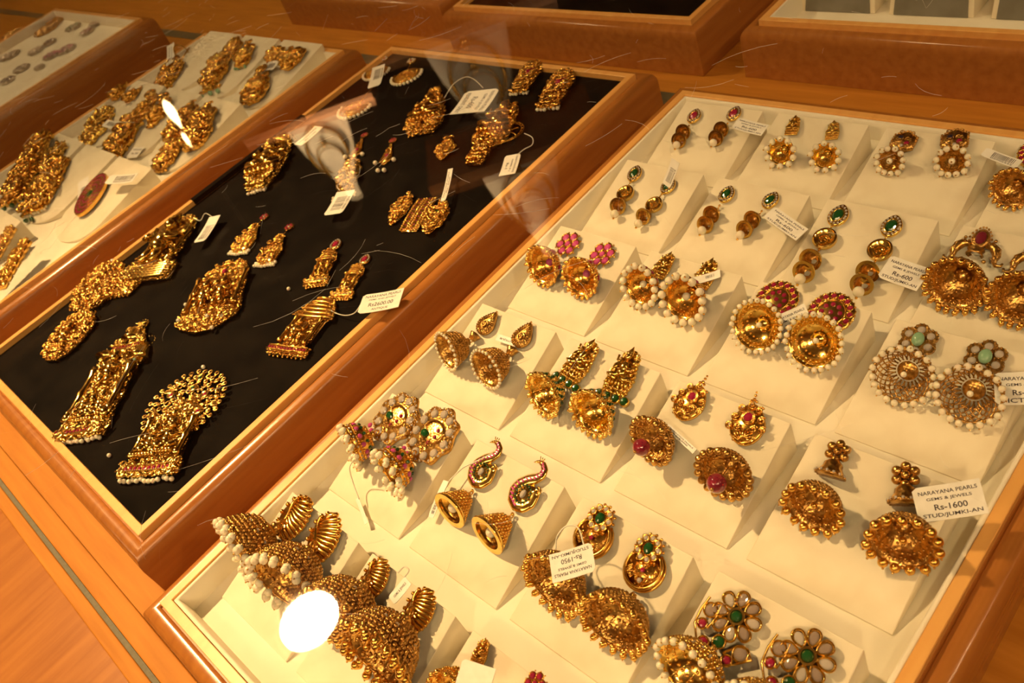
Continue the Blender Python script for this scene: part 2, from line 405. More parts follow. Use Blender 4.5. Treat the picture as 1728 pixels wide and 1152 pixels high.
def drop_outline(w, h, n=28, pw=1.0):      # teardrop, tip up
    o = []
    for k in range(n):
        a = 2 * math.pi * k / n; o.append((w * math.sin(a) * (math.sin(a / 2) ** pw if True else 1), -h * math.cos(a) * -1))
    return o
def resample(pts, step, closed=True):
    P = [np.array(p, float) for p in pts]
    if closed: P.append(P[0])
    out = []; acc = 0.0
    for a, b in zip(P[:-1], P[1:]):
        d = np.linalg.norm(b - a)
        while acc < d: out.append(a + (b - a) * acc / max(d, 1e-9)); acc += step
        acc -= d
    return out
def inside(poly, x, y):
    c = False; n = len(poly)
    for i in range(n):
        x0, y0 = poly[i][:2]; x1, y1 = poly[i - 1][:2]
        if (y0 > y) != (y1 > y) and x < (x1 - x0) * (y - y0) / (y1 - y0 + 1e-12) + x0: c = not c
    return c
def spiral(g, c, r, t, turns=1.4, a0=0.0, sgn=1, z=0.0):
    n = 14; g.tube([(c[0] + r * (1 - 0.75 * k / n) * math.cos(a0 + sgn * turns * 2 * math.pi * k / n), c[1] + r * (1 - 0.75 * k / n) * math.sin(a0 + sgn * turns * 2 * math.pi * k / n), c[2] + z * k / n) for k in range(n + 1)], t, n=5); return g
def relief(g, poly, z, n, s, seed=1, sym=True, up=1.0):
    """dense hammered relief: scrolls, granules, petals and rings filling an outline"""
    R = random.Random(seed); P = np.array([p[:2] for p in poly]); lo = P.min(0); hi = P.max(0); cx = (lo[0] + hi[0]) / 2; k = 0; tries = 0
    while k < n and tries < n * 12:
        tries += 1
        x = R.uniform(lo[0], hi[0]); y = R.uniform(lo[1], hi[1])
        if not inside(poly, x, y): continue
        k += 1; q = R.random(); r = s * R.uniform(0.5, 1.15); h = z + R.uniform(0, s * 1.1) * up; a = R.uniform(0, 6.28)
        for m in ((1, -1) if sym else (1,)):
            X = cx + (x - cx) * m
            if m < 0 and not inside(poly, X, y): continue
            if q < 0.3: g.sph((X, y, h), r * 0.55)
            elif q < 0.5: g.ring((X, y, h), r * 0.75, r * 0.24, n=10, k=5)
            elif q < 0.75: spiral(g, (X, y, h), r * 1.3, r * 0.28, 1.1, a if m > 0 else math.pi - a, m)
            else: g.ell((X, y, h), (r * 1.3, r * 0.45, r * 0.5), a if m > 0 else math.pi - a, ICO1)
    return g
def figure(g, c, s, seated=True, crown=True):
    """small standing or seated figurine in relief, s = height"""
    x, y, z = c; u = s / 10
    g.ell((x, y + 5.0 * u, z + u), (1.25 * u, 2.0 * u, 1.2 * u)); g.ell((x, y + 3.4 * u, z + u), (1.5 * u, 1.2 * u, 1.2 * u))
    g.sph((x, y + 7.6 * u, z + 1.5 * u), (0.85 * u, 1.0 * u, 0.9 * u), ICO2)
    if crown: g.lathe([(0.95 * u, 0), (1.0 * u, 0.3 * u), (0.75 * u, 0.8 * u), (0.8 * u, 1.0 * u), (0.4 * u, 1.7 * u), (0.15 * u, 2.3 * u), (0.01, 2.5 * u)], (x, y + 8.2 * u, z + 1.3 * u), 12, np.array([[1, 0, 0], [0, 0, 1.0], [0, -1.0, 0]]))
    for m in (-1, 1):
        g.tube([(x + m * 1.2 * u, y + 6.2 * u, z + u), (x + m * 2.5 * u, y + 4.9 * u, z + 1.4 * u), (x + m * 2.0 * u, y + 3.9 * u, z + 2.2 * u), (x + m * 1.2 * u, y + 4.6 * u, z + 2.4 * u)], [0.5 * u, 0.45 * u, 0.38 * u, 0.3 * u])
        g.tube([(x + m * 1.2 * u, y + 6.3 * u, z + 0.6 * u), (x + m * 2.9 * u, y + 6.4 * u, z + 0.9 * u), (x + m * 2.9 * u, y + 7.7 * u, z + 1.1 * u)], [0.45 * u, 0.38 * u, 0.3 * u])
        if seated: g.tube([(x + m * 0.6 * u, y + 2.8 * u, z + u), (x + m * 3.0 * u, y + 2.1 * u, z + 1.4 * u), (x + m * 0.4 * u, y + 1.3 * u, z + 2.0 * u)], [0.9 * u, 0.8 * u, 0.45 * u])
        else: g.tube([(x + m * 0.7 * u, y + 3.2 * u, z + u), (x + m * 0.9 * u, y + 1.4 * u, z + 1.2 * u), (x + m * 1.0 * u, y, z + 1.3 * u)], [0.85 * u, 0.6 * u, 0.45 * u])
    if seated:
        for k in range(7): g.ell((x + (k - 3) * 0.95 * u, y + 0.5 * u, z + 1.2 * u), (0.4 * u, 0.9 * u, 0.7 * u), 0, ICO1)
    g.ring((x, y + 7.7 * u, z + 0.5 * u), 1.9 * u, 0.22 * u, n=18)
    return g
def Bm(B, t):
    m = Matrix([list(map(float, r)) for r in B]).to_4x4(); m.translation = Vector([float(v) for v in t]) * 0.001; return m
PROF = {'dome': [(0.05, 0), (0.16, 0.02), (0.18, 0.08), (0.13, 0.13), (0.38, 0.2), (0.62, 0.34), (0.80, 0.54), (0.91, 0.76), (1.0, 1.0)],
        'cone': [(0.05, 0), (0.14, 0.03), (0.3, 0.14), (0.5, 0.36), (0.74, 0.68), (1.0, 1.0)],
        'flare': [(0.05, 0), (0.2, 0.05), (0.5, 0.16), (0.66, 0.36), (0.70, 0.62), (0.80, 0.84), (1.0, 1.0)],
        'tall': [(0.05, 0), (0.2, 0.03), (0.2, 0.1), (0.45, 0.2), (0.68, 0.42), (0.82, 0.7), (0.9, 0.88), (1.0, 1.0)]}
def bell(p, c, axis, L, R, kind='dome', m='gold', ropes=(0.35, 0.6, 0.85), stones=(), rim=(26, 0.07), hang=None, inner=None, lattice=False, grain=60, seed=3, wire=0.035, name='bell', rs=1.0, bright_rim=False):
    """jhumka bell: c = middle of the opening, axis points from the tip to the opening"""
    a = np.array(axis, float); a /= np.linalg.norm(a); z = np.array([0, 0, 1.0]); v = z - a * (z @ a); v /= np.linalg.norm(v)
    B = np.stack([np.cross(v, a), v, a], 1)
    pr = PROF[kind]; rr = [q[0] * R for q in pr]; zz = [q[1] * L for q in pr]
    rad = lambda t: float(np.interp(t * L, zz, rr))
    g = G(); th = max(0.35, R * 0.045)
    if not lattice:
        prof = [(r, h - L) for r, h in zip(rr, zz)] + [(rr[-1] - th, 0)] + [(max(r - th, 0.05), h - L + th * 0.6) for r, h in list(zip(rr, zz))[-2::-1]]
        g.lathe(prof, n=32)
    else:
        nn = 22
        for s in (1, -1):
            for k in range(nn // 1):
                pts = [(rad(t) * math.cos(2 * math.pi * k / nn + s * t * 1.1), rad(t) * math.sin(2 * math.pi * k / nn + s * t * 1.1), (t - 1) * L) for t in np.linspace(0.22, 1, 9)]
                g.tube(pts, R * 0.026, n=4)
        g.lathe([(rr[0], -L), (rr[3], zz[3] - L), (rr[4] * 0.96, zz[4] - L), (rr[4] * 0.92, zz[4] - L + th), (0.1, -L + 3 * th)], n=24)
    for t in ropes:
        r = rad(t); nb = max(12, int(2 * math.pi * r / (R * 0.12 * rs)))
        g.beads(circ(nb, r + R * 0.03, c=(0, 0, (t - 1) * L)), R * 0.066 * rs)
    R_ = random.Random(seed)
    for k in range(grain):
        t = 0.25 + 0.72 * math.sqrt(R_.random()); an = R_.uniform(0, 6.283); r = rad(t); s = R * R_.uniform(0.035, 0.07)
        g.sph(((r + s * 0.3) * math.cos(an), (r + s * 0.3) * math.sin(an), (t - 1) * L), s)
        if k % 3 == 0 and not lattice: g.sph(((r - th - s * 0.2) * math.cos(an), (r - th - s * 0.2) * math.sin(an), (t - 1) * L), s)
    if not lattice and kind in ('dome', 'tall'):      # embossed inside
        for t in (0.4, 0.62, 0.82):
            r = rad(t) - th * 1.2; nb = max(8, int(2 * math.pi * r / (R * 0.17))); g.beads(circ(nb, r, c=(0, 0, (t - 1) * L)), R * 0.06)
        for k in range(14):
            an = 2 * math.pi * k / 14; g.tube([((rad(t) - th * 1.1) * math.cos(an), (rad(t) - th * 1.1) * math.sin(an), (t - 1) * L) for t in (0.32, 0.5, 0.7, 0.95)], R * 0.022, n=4)
        g.lathe([(R * 0.26, -L * 0.72), (R * 0.2, -L * 0.62), (R * 0.1, -L * 0.55), (0.02, -L * 0.52)], n=14); g.beads(circ(8, R * 0.24, c=(0, 0, -L * 0.66)), R * 0.06)
    if rim: g.beads(circ(rim[0], R, c=(0, 0, 0)), R * rim[1], ICO2 if rim[1] > 0.1 else ICO1)
    if not bright_rim: g.ring((0, 0, 0), R - th * 0.5, R * wire, n=36)
    # little loop at the tip
    g.ring((0, 0, -L - R * 0.1), R * 0.12, R * 0.035, (1, 0, 0), n=12)
    tips = []; bp = []
    if hang:
        n, r, hm = hang[:3]; drop = hang[3] if len(hang) > 3 else 1.2; per = hang[4] if len(hang) > 4 else 1
        grav = B.T @ np.array([0, -0.35, -1.0]); co = np.array(c, float)
        for k in range(n):
            an = 2 * math.pi * (k + 0.5) / n; e = np.array([math.cos(an), math.sin(an), 0])
            for j in range(per):
                d = (R + 0.0) * e + (r * drop * (0.55 + 0.9 * j)) * (0.75 * np.array([0, 0, 1]) + 0.45 * grav + 0.45 * e) + np.array([R_.uniform(-.2, .2), R_.uniform(-.2, .2), 0]) * r * (1 + j)
                w = B @ d + co
                if w[2] < r * 1.02: w[2] = r * 1.02
                d = B.T @ (w - co); dd = d - R * e; dd = dd / (np.linalg.norm(dd) + 1e-9)
                bp.append((d, r, hm)); tips.append(d + dd * r * 1.12)
                g.tube([R * e, d], r * 0.12, n=4)
        for tpt in tips: g.sph(tpt, max(r * 0.28, 0.25))
    o = g.obj(name, m, p, Bm(B, c))
    if bright_rim: G().lathe([(R * 0.76, -R * 0.08), (R * 0.78, R * 0.05), (R * 1.06, R * 0.05), (R * 1.08, -R * 0.04), (R * 0.98, -R * 0.14)], n=32).obj('rim_ring', 'bright_gold', o, edge=60)
    for d, r, hm in bp: bead(o, hm, d, r)
    for t, n, rx, ry, sm in stones:
        r = rad(t); dr = rad(min(t + 0.05, 1)) - rad(t - 0.05); sl = math.atan2(dr, 0.1 * L)
        gb = []
        for k in range(n):
            an = 2 * math.pi * (k + 0.5 * (int(t * 20) % 2)) / n; e = np.array([math.cos(an), math.sin(an), 0]); nr = e * math.cos(sl) - np.array([0, 0, 1]) * math.sin(sl)
            stone(o, sm, (r + 0.1) * e + np.array([0, 0, (t - 1) * L]), rx, ry, min(rx, ry) * 0.6 + 0.25, nrm=nr)
    if inner:
        r, hm, dz = inner
        w = B @ np.array([0, 0, dz]) + np.array(c); w[2] = max(w[2], r); d = B.T @ (w - np.array(c))
        bead(o, hm, d, r)
        g2 = G().tube([(0, 0, -L * 0.8), d], 0.22, n=5); dd = d / (np.linalg.norm(d) + 1e-9)
        g2.sph(d + dd * r * 1.05, 0.14 * r + 0.25); g2.obj('hanging_wire', m, o)
    return o
def bell_lift(kind, L, phi):      # how high (in rim radii) the middle of the opening sits when the bell rests on its side
    return max((1 - t) * L * math.sin(phi) + r * math.cos(phi) for r, t in PROF[kind]) + 0.03
def axis_of(phi, yaw=0.0):      # bell lying on the surface, opening raised by phi
    return np.array([math.sin(yaw) * math.cos(phi), -math.cos(yaw) * math.cos(phi), math.sin(phi)])
def link(p, a, b, m='gold', r=0.35, balls=3):
    g = G(); a = np.array(a, float); b = np.array(b, float)
    for k in range(balls): g.sph(a + (b - a) * (k + 0.5) / balls, r * (1.7 if k % 2 == 0 else 1.2))
    g.tube([a, (a + b) / 2 + np.array([0, 0, 0.2]), b], r * 0.55, n=5); return g.obj('link', m, p)
# --- studs; each returns a mesh object 'stud'
def stud_post(g): g.tube([(0, 0, 1.0), (0, 0, -1.2)], 0.4, n=6)
def stud_oval(p, rx, ry, sm, m='gold', halo='crystal', z=1.2, tear=True):
    g = G(); out = [(x, y) for x, y, _ in circ(28, rx, ry)]
    if tear: out = [(x * (1 - 0.35 * max(y / ry, 0) ** 2), y * (1.12 if y > 0 else 1)) for x, y in out]
    g.plate(out, 0.3, z + 0.5, 0.5); stud_post(g)
    g.ring((0, 0, z + 0.5), rx * 0.55, 0.28, n=24, ry=ry * 0.6)
    o = g.obj('stud', m, p, edge=60)
    stone(o, sm, (0, 0, z + 0.4), rx * 0.5, ry * 0.56, 1.1)
    if halo:
        for x, y in resample([(x * 0.8, y * 0.8) for x, y in out], rx * 0.36): stone(o, halo, (x, y, z + 0.45), rx * 0.13, None, 0.5)
    return o
def stud_flower(p, R, n, sm, cm, m='gold', z=1.3, elong=1.0, ring=True, off=0.62):
    g = G(); g.lathe([(0.01, 0.3), (R * 0.72, 0.3), (R * 0.72, z * 0.7), (0.01, z)], n=24); stud_post(g)
    pr = R * math.sin(math.pi / n) * off * 1.0
    for x, y, _ in circ(n, R * off, a0=0.3):
        a = math.atan2(y, x); g.ring((x, y, z), pr * elong, pr * 0.2, n=14, ry=pr, rot=a); g.lathe([(0.01, 0.3), (pr * 1.0, 0.3), (pr * 1.0, z)], (x, y, 0), 12)
    g.beads(circ(n * 2, R * 0.98, c=(0, 0, z * 0.6)), R * 0.075)
    g.ring((0, 0, z + 0.1), R * 0.24, R * 0.06, n=16)
    o = g.obj('stud', m, p, edge=60)
    stone(o, cm, (0, 0, z), R * 0.23, None, 0.8)
    for x, y, _ in circ(n, R * off, a0=0.3): stone(o, sm, (x, y, z - 0.1), pr * 0.82 * elong, pr * 0.82, 0.8, rot=math.atan2(y, x))
    return o
def stud_rosette(p, R, sm, m='bright_gold', z=1.6):
    g = G(); g.plate([(x * (1 + 0.04 * (k % 2)), y * (1 + 0.04 * (k % 2))) for k, (x, y, _) in enumerate(circ(32, R))], 0.3, z, 0.4); stud_post(g)
    n = 15; g.ring((0, 0, z), R * 0.62, R * 0.035, n=36); g.beads(circ(44, R * 0.62, c=(0, 0, z + 0.1)), R * 0.03); g.beads(circ(30, R * 1.02, c=(0, 0, z * 0.6)), R * 0.05)
    for x, y, _ in circ(n, R * 0.82): g.ring((x, y, z), R * 0.14, R * 0.03, n=12)
    o = g.obj('stud', m, p, edge=60)
    for x, y, _ in circ(n, R * 0.82): stone(o, sm, (x, y, z - 0.1), R * 0.12, None, 0.8)
    for x, y, _ in circ(8, R * 0.40) + [(0, 0, 0)]: stone(o, sm, (x, y, z - 0.1), R * 0.115, None, 0.8)
    for k in range(6):
        a = k * 1.05 + 0.5; o2 = None
    return o
def stud_clover(p, R, cm, m='antique_gold', z=1.6):
    g = G(); stud_post(g)
    for x, y, _ in circ(6, R * 0.58, a0=0.5):
        g.lathe([(0.01, 0.3), (R * 0.38, 0.3), (R * 0.38, z)], (x, y, 0), 16); g.beads(circ(13, R * 0.36, c=(x, y, z)), R * 0.055); g.lathe([(0.01, z), (R * 0.36, z)], (x, y, 0), 14)
    g.lathe([(R * 0.4, z), (0.01, z)], n=16)
    o = g.obj('stud', m, p, edge=60)
    for x, y, _ in circ(6, R * 0.6, a0=0.5): stone(o, 'crystal', (x, y, z), R * 0.2, None, 0.9)
    bead(o, cm, (0, 0, z + 0.9), R * 0.36, (0.85, 1.1, 0.7)); return o
def stud_figure(p, h, m='bright_gold', row=None, seated=True, seed=2):
    g = G(); out = [(-h * 0.24, -h * 0.42), (h * 0.24, -h * 0.42), (h * 0.27, -h * 0.1), (h * 0.2, h * 0.2), (h * 0.16, h * 0.4), (0, h * 0.48), (-h * 0.16, h * 0.4), (-h * 0.2, h * 0.2), (-h * 0.27, -h * 0.1)]
    g.plate(out, 0.4, 1.6, 0.4); stud_post(g); figure(g, (0, -h * 0.28, 1.2), h * 0.78, seated)
    relief(g, out, 1.5, 34, h * 0.06, seed); g.beads([(x, y, 1.5) for x, y in resample(out, h * 0.09)], h * 0.05)
    for k in range(5): g.ell(((k - 2) * h * 0.085, -h * 0.34, 2.0), (h * 0.045, h * 0.05, h * 0.05), 0, ICO1)
    o = g.obj('stud', m, p)
    if row:
        sm, n = row
        gg = G()
        for k in range(n):
            x = (k - (n - 1) / 2) * h * 0.2; gg.lathe([(0.01, 0.3), (h * 0.098, 0.3), (h * 0.098, 2.0), (h * 0.085, 2.2), (0.01, 2.0)], (x, -h * 0.52, 0), 14)
        b = gg.obj('stone_row', m, o)
        for k in range(n): stone(b, sm, ((k - (n - 1) / 2) * h * 0.2, -h * 0.52, 2.0), h * 0.082, None, 1.2)
    return o
def stud_shell(p, R, sm, m='gold'):
    g = G(); stud_post(g); out = [(x * (1 - 0.25 * max(y / R, 0)), y * 1.25 + R * 0.15) for x, y, _ in circ(28, R)]
    g.plate(out, 0.4, 2.0, 0.7)
    for k in range(9):
        a = math.pi * (0.12 + 0.76 * k / 8); g.tube([(0, -R * 0.95, 2.2), (-math.cos(a) * R * 0.5, -R * 0.95 + math.sin(a) * R * 0.5, 3.2), (-math.cos(a) * R * 0.8, -R * 0.95 + math.sin(a) * R * 0.75, 2.2)], [R * 0.04, R * 0.06, R * 0.03], n=5)
    for x, y in ((-0.75, 0.45), (0.75, 0.45), (-0.5, 1.0), (0.5, 1.0), (-0.95, -0.1), (0.95, -0.1), (-0.45, -0.12), (0.45, -0.12), (0, 1.25)): spiral(g, (x * R, y * R, 2.2), R * 0.24, R * 0.055, 1.5, x, 1 if x > 0 else -1, 0.4)
    g.ring((0, R * 0.5, 2.3), R * 0.36, R * 0.07, n=24); g.ring((0, R * 0.5, 2.6), R * 0.28, R * 0.05, n=24)
    for x, y, r in ((0, 1.6, 0.13), (-0.16, 1.5, 0.1), (0.16, 1.5, 0.1), (0, 1.85, 0.1), (0, 2.05, 0.08)): g.sph((x * R, y * R, 1.8), r * R)
    relief(g, [(x * 0.9, y * 0.9 - R * 0.1) for x, y in out if True], 1.6, 24, R * 0.09, 9)
    o = g.obj('stud', m, p); stone(o, sm, (0, R * 0.5, 2.4), R * 0.27, R * 0.3, 0.9); return o
def stud_peacock(p, h, m='bright_gold'):
    """enamelled peacock: curled neck, round body; origin in the middle"""
    g = G(); stud_post(g); R = h * 0.3
    def path(t): # neck to tail
        return None
    P = [(-0.10, 0.50), (-0.02, 0.50), (0.08, 0.42), (0.10, 0.30), (0.02, 0.18), (-0.12, 0.08), (-0.24, -0.06), (-0.28, -0.22), (-0.2, -0.38), (-0.04, -0.46), (0.12, -0.42), (0.22, -0.28), (0.2, -0.12), (0.1, -0.02)]
    from_ = [np.array([x * h, y * h, 1.2]) for x, y in P]
    cur = []
    for i in range(len(from_) - 1):
        for t in (0, 0.25, 0.5, 0.75): cur.append(from_[i] * (1 - t) + from_[i + 1] * t)
    w = [h * (0.045 + 0.075 * min(1, i / 18)) for i in range(len(cur))]
    q0 = g.n; g.tube([c * np.array([1, 1, 0.9]) for c in cur], w, n=9); g.v[-1] = g.v[-1] * np.array([1, 1, 0.45]) + np.array([0, 0, 0.6])
    g.lathe([(0.01, 0.4), (R * 0.98, 0.4), (R * 0.98, 1.3), (0.01, 1.7)], (-0.03 * h, -0.22 * h, 0), 24)
    for i in range(16, len(cur) - 8, 1):
        c = cur[i]; d = c - np.array([-0.03 * h, -0.2 * h, 1.2]); d[2] = 0; d /= np.linalg.norm(d); g.tube([c + d * h * 0.05, c + d * h * 0.11], h * 0.014, n=4)
    spiral(g, (0.22 * h, -0.02 * h, 1.6), h * 0.09, h * 0.025, 1.3, 2.0, -1); g.sph((-0.13 * h, 0.5 * h, 1.4), h * 0.04); g.tube([(-0.16 * h, 0.49 * h, 1.4), (-0.24 * h, 0.44 * h, 1.2)], [h * 0.03, 0.1])
    for k in range(3): g.tube([(-0.12 * h + k * h * 0.03, 0.53 * h, 1.4), (-0.16 * h + k * h * 0.06, 0.61 * h, 1.6)], h * 0.012, n=4)
    o = g.obj('stud', m, p)
    for i in range(4, 38, 2):
        c = cur[i]; stone(o, 'pink_ruby', (c[0], c[1], 1.0 + w[i] * 0.42), h * 0.03, None, 0.5)
        if i > 8: stone(o, 'pink_ruby', (c[0] - h * 0.045, c[1] + h * 0.01, 0.95 + w[i] * 0.36), h * 0.024, None, 0.45)
    for x, y, _ in circ(14, 0.17 * h, 0.19 * h, c=(-0.03 * h, -0.2 * h, 0)): stone(o, 'emerald', (x, y, 1.75), h * 0.027, None, 0.4)
    stone(o, 'crystal', (-0.03 * h, -0.2 * h, 1.7), h * 0.065, h * 0.09, 0.8); return o
def stud_cloud(p, R, m='antique_gold'):
    """broad scalloped stud set with crystals and a green oval"""
    g = G(); stud_post(g); out = [((1 + 0.07 * math.cos(8 * a)) * R * math.cos(a), (1 + 0.07 * math.cos(8 * a)) * R * 1.1 * math.sin(a)) for a in np.linspace(0, 2 * math.pi, 48, endpoint=False)]
    g.plate(out, 0.4, 2.4, 0.5); g.beads([(x * 0.96, y * 0.96, 2.3) for x, y in resample(out, R * 0.1)], R * 0.045)
    g.tube([(x, y + 0.1 * R, 2.7) for x, y, _ in circ(20, R * 0.5, R * 0.42, a0=0.4)], R * 0.045, True); relief(g, [(x * 0.8, y * 0.8) for x, y in out], 2.0, 30, R * 0.08, 4)
    o = g.obj('stud', m, p, edge=60)
    for x, y, _ in circ(11, R * 0.76, R * 0.84): stone(o, 'crystal', (x, y, 2.3), R * 0.17, None, 1.2)
    for x, y, _ in circ(30, R * 0.95, R * 1.04): stone(o, 'crystal', (x, y, 2.2), R * 0.05, None, 0.5)
    stone(o, 'emerald', (-R * 0.3, -R * 0.12, 2.5), R * 0.2, R * 0.15, 1.2)
    for x, y in ((0.15, 0.25), (0.2, 0.0), (0.1, -0.3)): stone(o, 'ruby', (x * R, y * R, 2.4), R * 0.08, None, 0.8)
    for x in (-0.7, -0.45, -0.2): stone(o, 'pink_ruby', (x * R, -R * (1.12 - abs(x + 0.45) * 0.3), 1.8), R * 0.11, None, 0.8)
    return o
def stud_leaf(p, R, m='gold'):
    g = G(); stud_post(g); out = [(x * 0.9 * (1 - 0.3 * max(y / R, 0)), y) for x, y, _ in circ(26, R, R * 1.2)]
    g.plate(out, 0.4, 2.0, 0.6)
    for k in range(10):
        t = -0.85 + 1.75 * k / 9; x = R * 0.9 * math.sqrt(max(0.05, 1 - t * t)); y = t * R * 1.2
        g.tube([(-R * 0.35, y * 0.55 + R * 0.1, 2.4), (x * 0.45, y * 0.85, 3.7), (x * 1.0, y, 2.3)], [R * 0.05, R * 0.11, R * 0.12], n=6); g.sph((x * 1.05, y, 2.0), R * 0.14)
    for k in range(8):
        a = math.pi * (0.55 + 0.9 * k / 7); g.sph((R * 0.85 * math.cos(a), R * 1.1 * math.sin(a), 2.2), R * 0.13)
    g.tube([(-R * 0.35 + R * 0.12 * math.sin(t * 6), t * R * 1.7 - R * 0.85, 3.0) for t in np.linspace(0, 1, 12)], R * 0.1, n=6); spiral(g, (-R * 0.2, -R * 0.75, 2.8), R * 0.35, R * 0.09, 1.4, 0, 1, 0.4)
    o = g.obj('stud', m, p, edge=60); return o
def stud_crescent(p, R, m='gold'):
    g = G(); stud_post(g)
    for s, z in ((1.0, 1.0), (0.92, 2.2)): g.tube([(R * s * math.cos(a), R * s * math.sin(a), z) for a in np.linspace(math.pi * 0.72, math.pi * 2.28, 20)], R * 0.09, n=6)
    g.lathe([(0.01, 0.4), (R * 0.9, 0.4), (R * 0.9, 1.4), (0.01, 1.5)], n=28); relief(g, [(x, y) for x, y, _ in circ(20, R * 0.8, c=(0, -R * 0.1, 0))], 1.3, 36, R * 0.1, 6)
    cy = R * 0.95; g.lathe([(0.01, 1.0), (R * 0.6, 1.0), (R * 0.62, 2.6), (0.01, 3.0)], (0, cy, 0), 20)
    for x, y, _ in circ(9, R * 0.52, c=(0, cy, 0)): g.ring((x, y, 3.0), R * 0.15, R * 0.05, n=10)
    g.beads(circ(14, R * 0.72, c=(0, cy, 2.0)), R * 0.09)
    o = g.obj('stud', m, p)
    for x, y, _ in circ(9, R * 0.52, c=(0, cy, 0)): stone(o, 'crystal', (x, y, 2.9), R * 0.12, None, 0.7)
    stone(o, 'emerald', (0, cy, 3.0), R * 0.24, R * 0.3, 1.4); stone(o, 'ruby', (0, -R * 0.05, 2.2), R * 0.12); stone(o, 'crystal', (0, -R * 0.55, 2.4), R * 0.12); return o
def stud_wings(p, R, m='antique_gold'):
    """teardrop stone over a drum with two curled paisley wings"""
    g = G(); stud_post(g); g.plate([(x * (1 - 0.4 * max(y / R, 0)), y * 1.3) for x, y, _ in circ(24, R * 0.6)], 0.4, 2.2, 0.5)
    g.beads([(x * 1.15 * (1 - 0.4 * max(y / R, 0)), y * 1.45, 2.0) for x, y, _ in circ(18, R * 0.6)], R * 0.09); g.beads([(x * (1 - 0.4 * max(y / R, 0)), y * 1.2, 2.6) for x, y, _ in circ(26, R * 0.5)], R * 0.045)
    g.lathe([(R * 0.5, -R * 0.25), (R * 0.58, -R * 0.2), (R * 0.45, 0), (R * 0.58, R * 0.2), (R * 0.5, R * 0.25)], (0, -R * 1.15, 1.8), 20, np.array([[1, 0, 0], [0, 0, 1.0], [0, -1.0, 0]]))
    for m_ in (-1, 1):
        P = [(0.45, -0.6), (0.85, -0.5), (1.2, -0.8), (1.35, -1.25), (1.3, -1.65), (1.5, -1.95), (1.8, -1.9), (1.85, -1.7)]
        g.tube([(m_ * x * R, y * R, 1.8) for x, y in P], [R * q for q in (0.12, 0.3, 0.34, 0.27, 0.18, 0.13, 0.11, 0.08)], n=8)
        for k in range(40):
            i = rnd.randint(1, 4); x, y = P[i]; a = rnd.uniform(0, 6.28); q = rnd.uniform(0, 0.25); g.sph((m_ * (x + q * math.cos(a)) * R, (y + q * math.sin(a)) * R, 1.8 + R * 0.26), R * 0.05)
        g.sph((m_ * 0.95 * R, -0.05 * R, 1.6), R * 0.12, ICO2); g.sph((m_ * 0.7 * R, -1.75 * R, 1.6), R * 0.14, ICO2)
    o = g.obj('stud', m, p); stone(o, 'red_glass', (0, 0, 2.2), R * 0.36, R * 0.52, 1.3); return o
def stud_hex(p, R, m='antique_gold'):
    g = G(); stud_post(g); out = [(x, y) for x, y, _ in circ(6, R, a0=0.5)]
    g.plate(out, 0.4, 2.6, 0.8); g.beads([(x, y, 2.2) for x, y in resample(out, R * 0.22)], R * 0.1); relief(g, out, 2.4, 16, R * 0.14, 3)
    o = g.obj('stud', m, p); stone(o, 'navy_stone', (-R * 0.3, R * 0.25, 2.7), R * 0.25, R * 0.2, 0.8); stone(o, 'ruby', (R * 0.3, -R * 0.2, 2.7), R * 0.2, R * 0.2, 0.8); stone(o, 'crystal', (0, -R * 0.45, 2.7), R * 0.14); return o
def stud_cap(p, R, m='antique_gold'):
    """small five-petal flower above a crystal-rimmed cap"""
    g = G(); stud_post(g)
    for x, y, _ in circ(6, R * 0.55, a0=0.5, c=(0, R * 0.3, 0)): g.sph((x, y, 2.0), R * 0.3, ICO2); g.ring((x, y, 2.4), R * 0.2, R * 0.06, n=10)
    g.sph((0, R * 0.3, 2.4), R * 0.28, ICO2)
    Bx = np.array([[1, 0, 0], [0, 0, 1.0], [0, -1.0, 0]])
    g.lathe([(R * 0.3, 0), (R * 0.6, -R * 0.3), (R * 0.62, -R * 0.55), (R * 0.9, -R * 1.0), (R * 0.95, -R * 1.1), (0.1, -R * 1.1)], (0, -R * 0.3, 2.2), 22, Bx)
    g.beads([(x, -R * 1.35, 2.2 + z) for x, z, _ in circ(18, R * 0.92)], R * 0.1)
    o = g.obj('stud', m, p)
    for k in range(7):
        a = math.pi * (0.1 + 0.8 * k / 6); stone(o, 'crystal', (R * 0.98 * math.cos(a), -R * 1.3, 2.2 + R * 0.95 * math.sin(a)), R * 0.09, None, 0.4, nrm=(math.cos(a), 0, math.sin(a)))
    return o
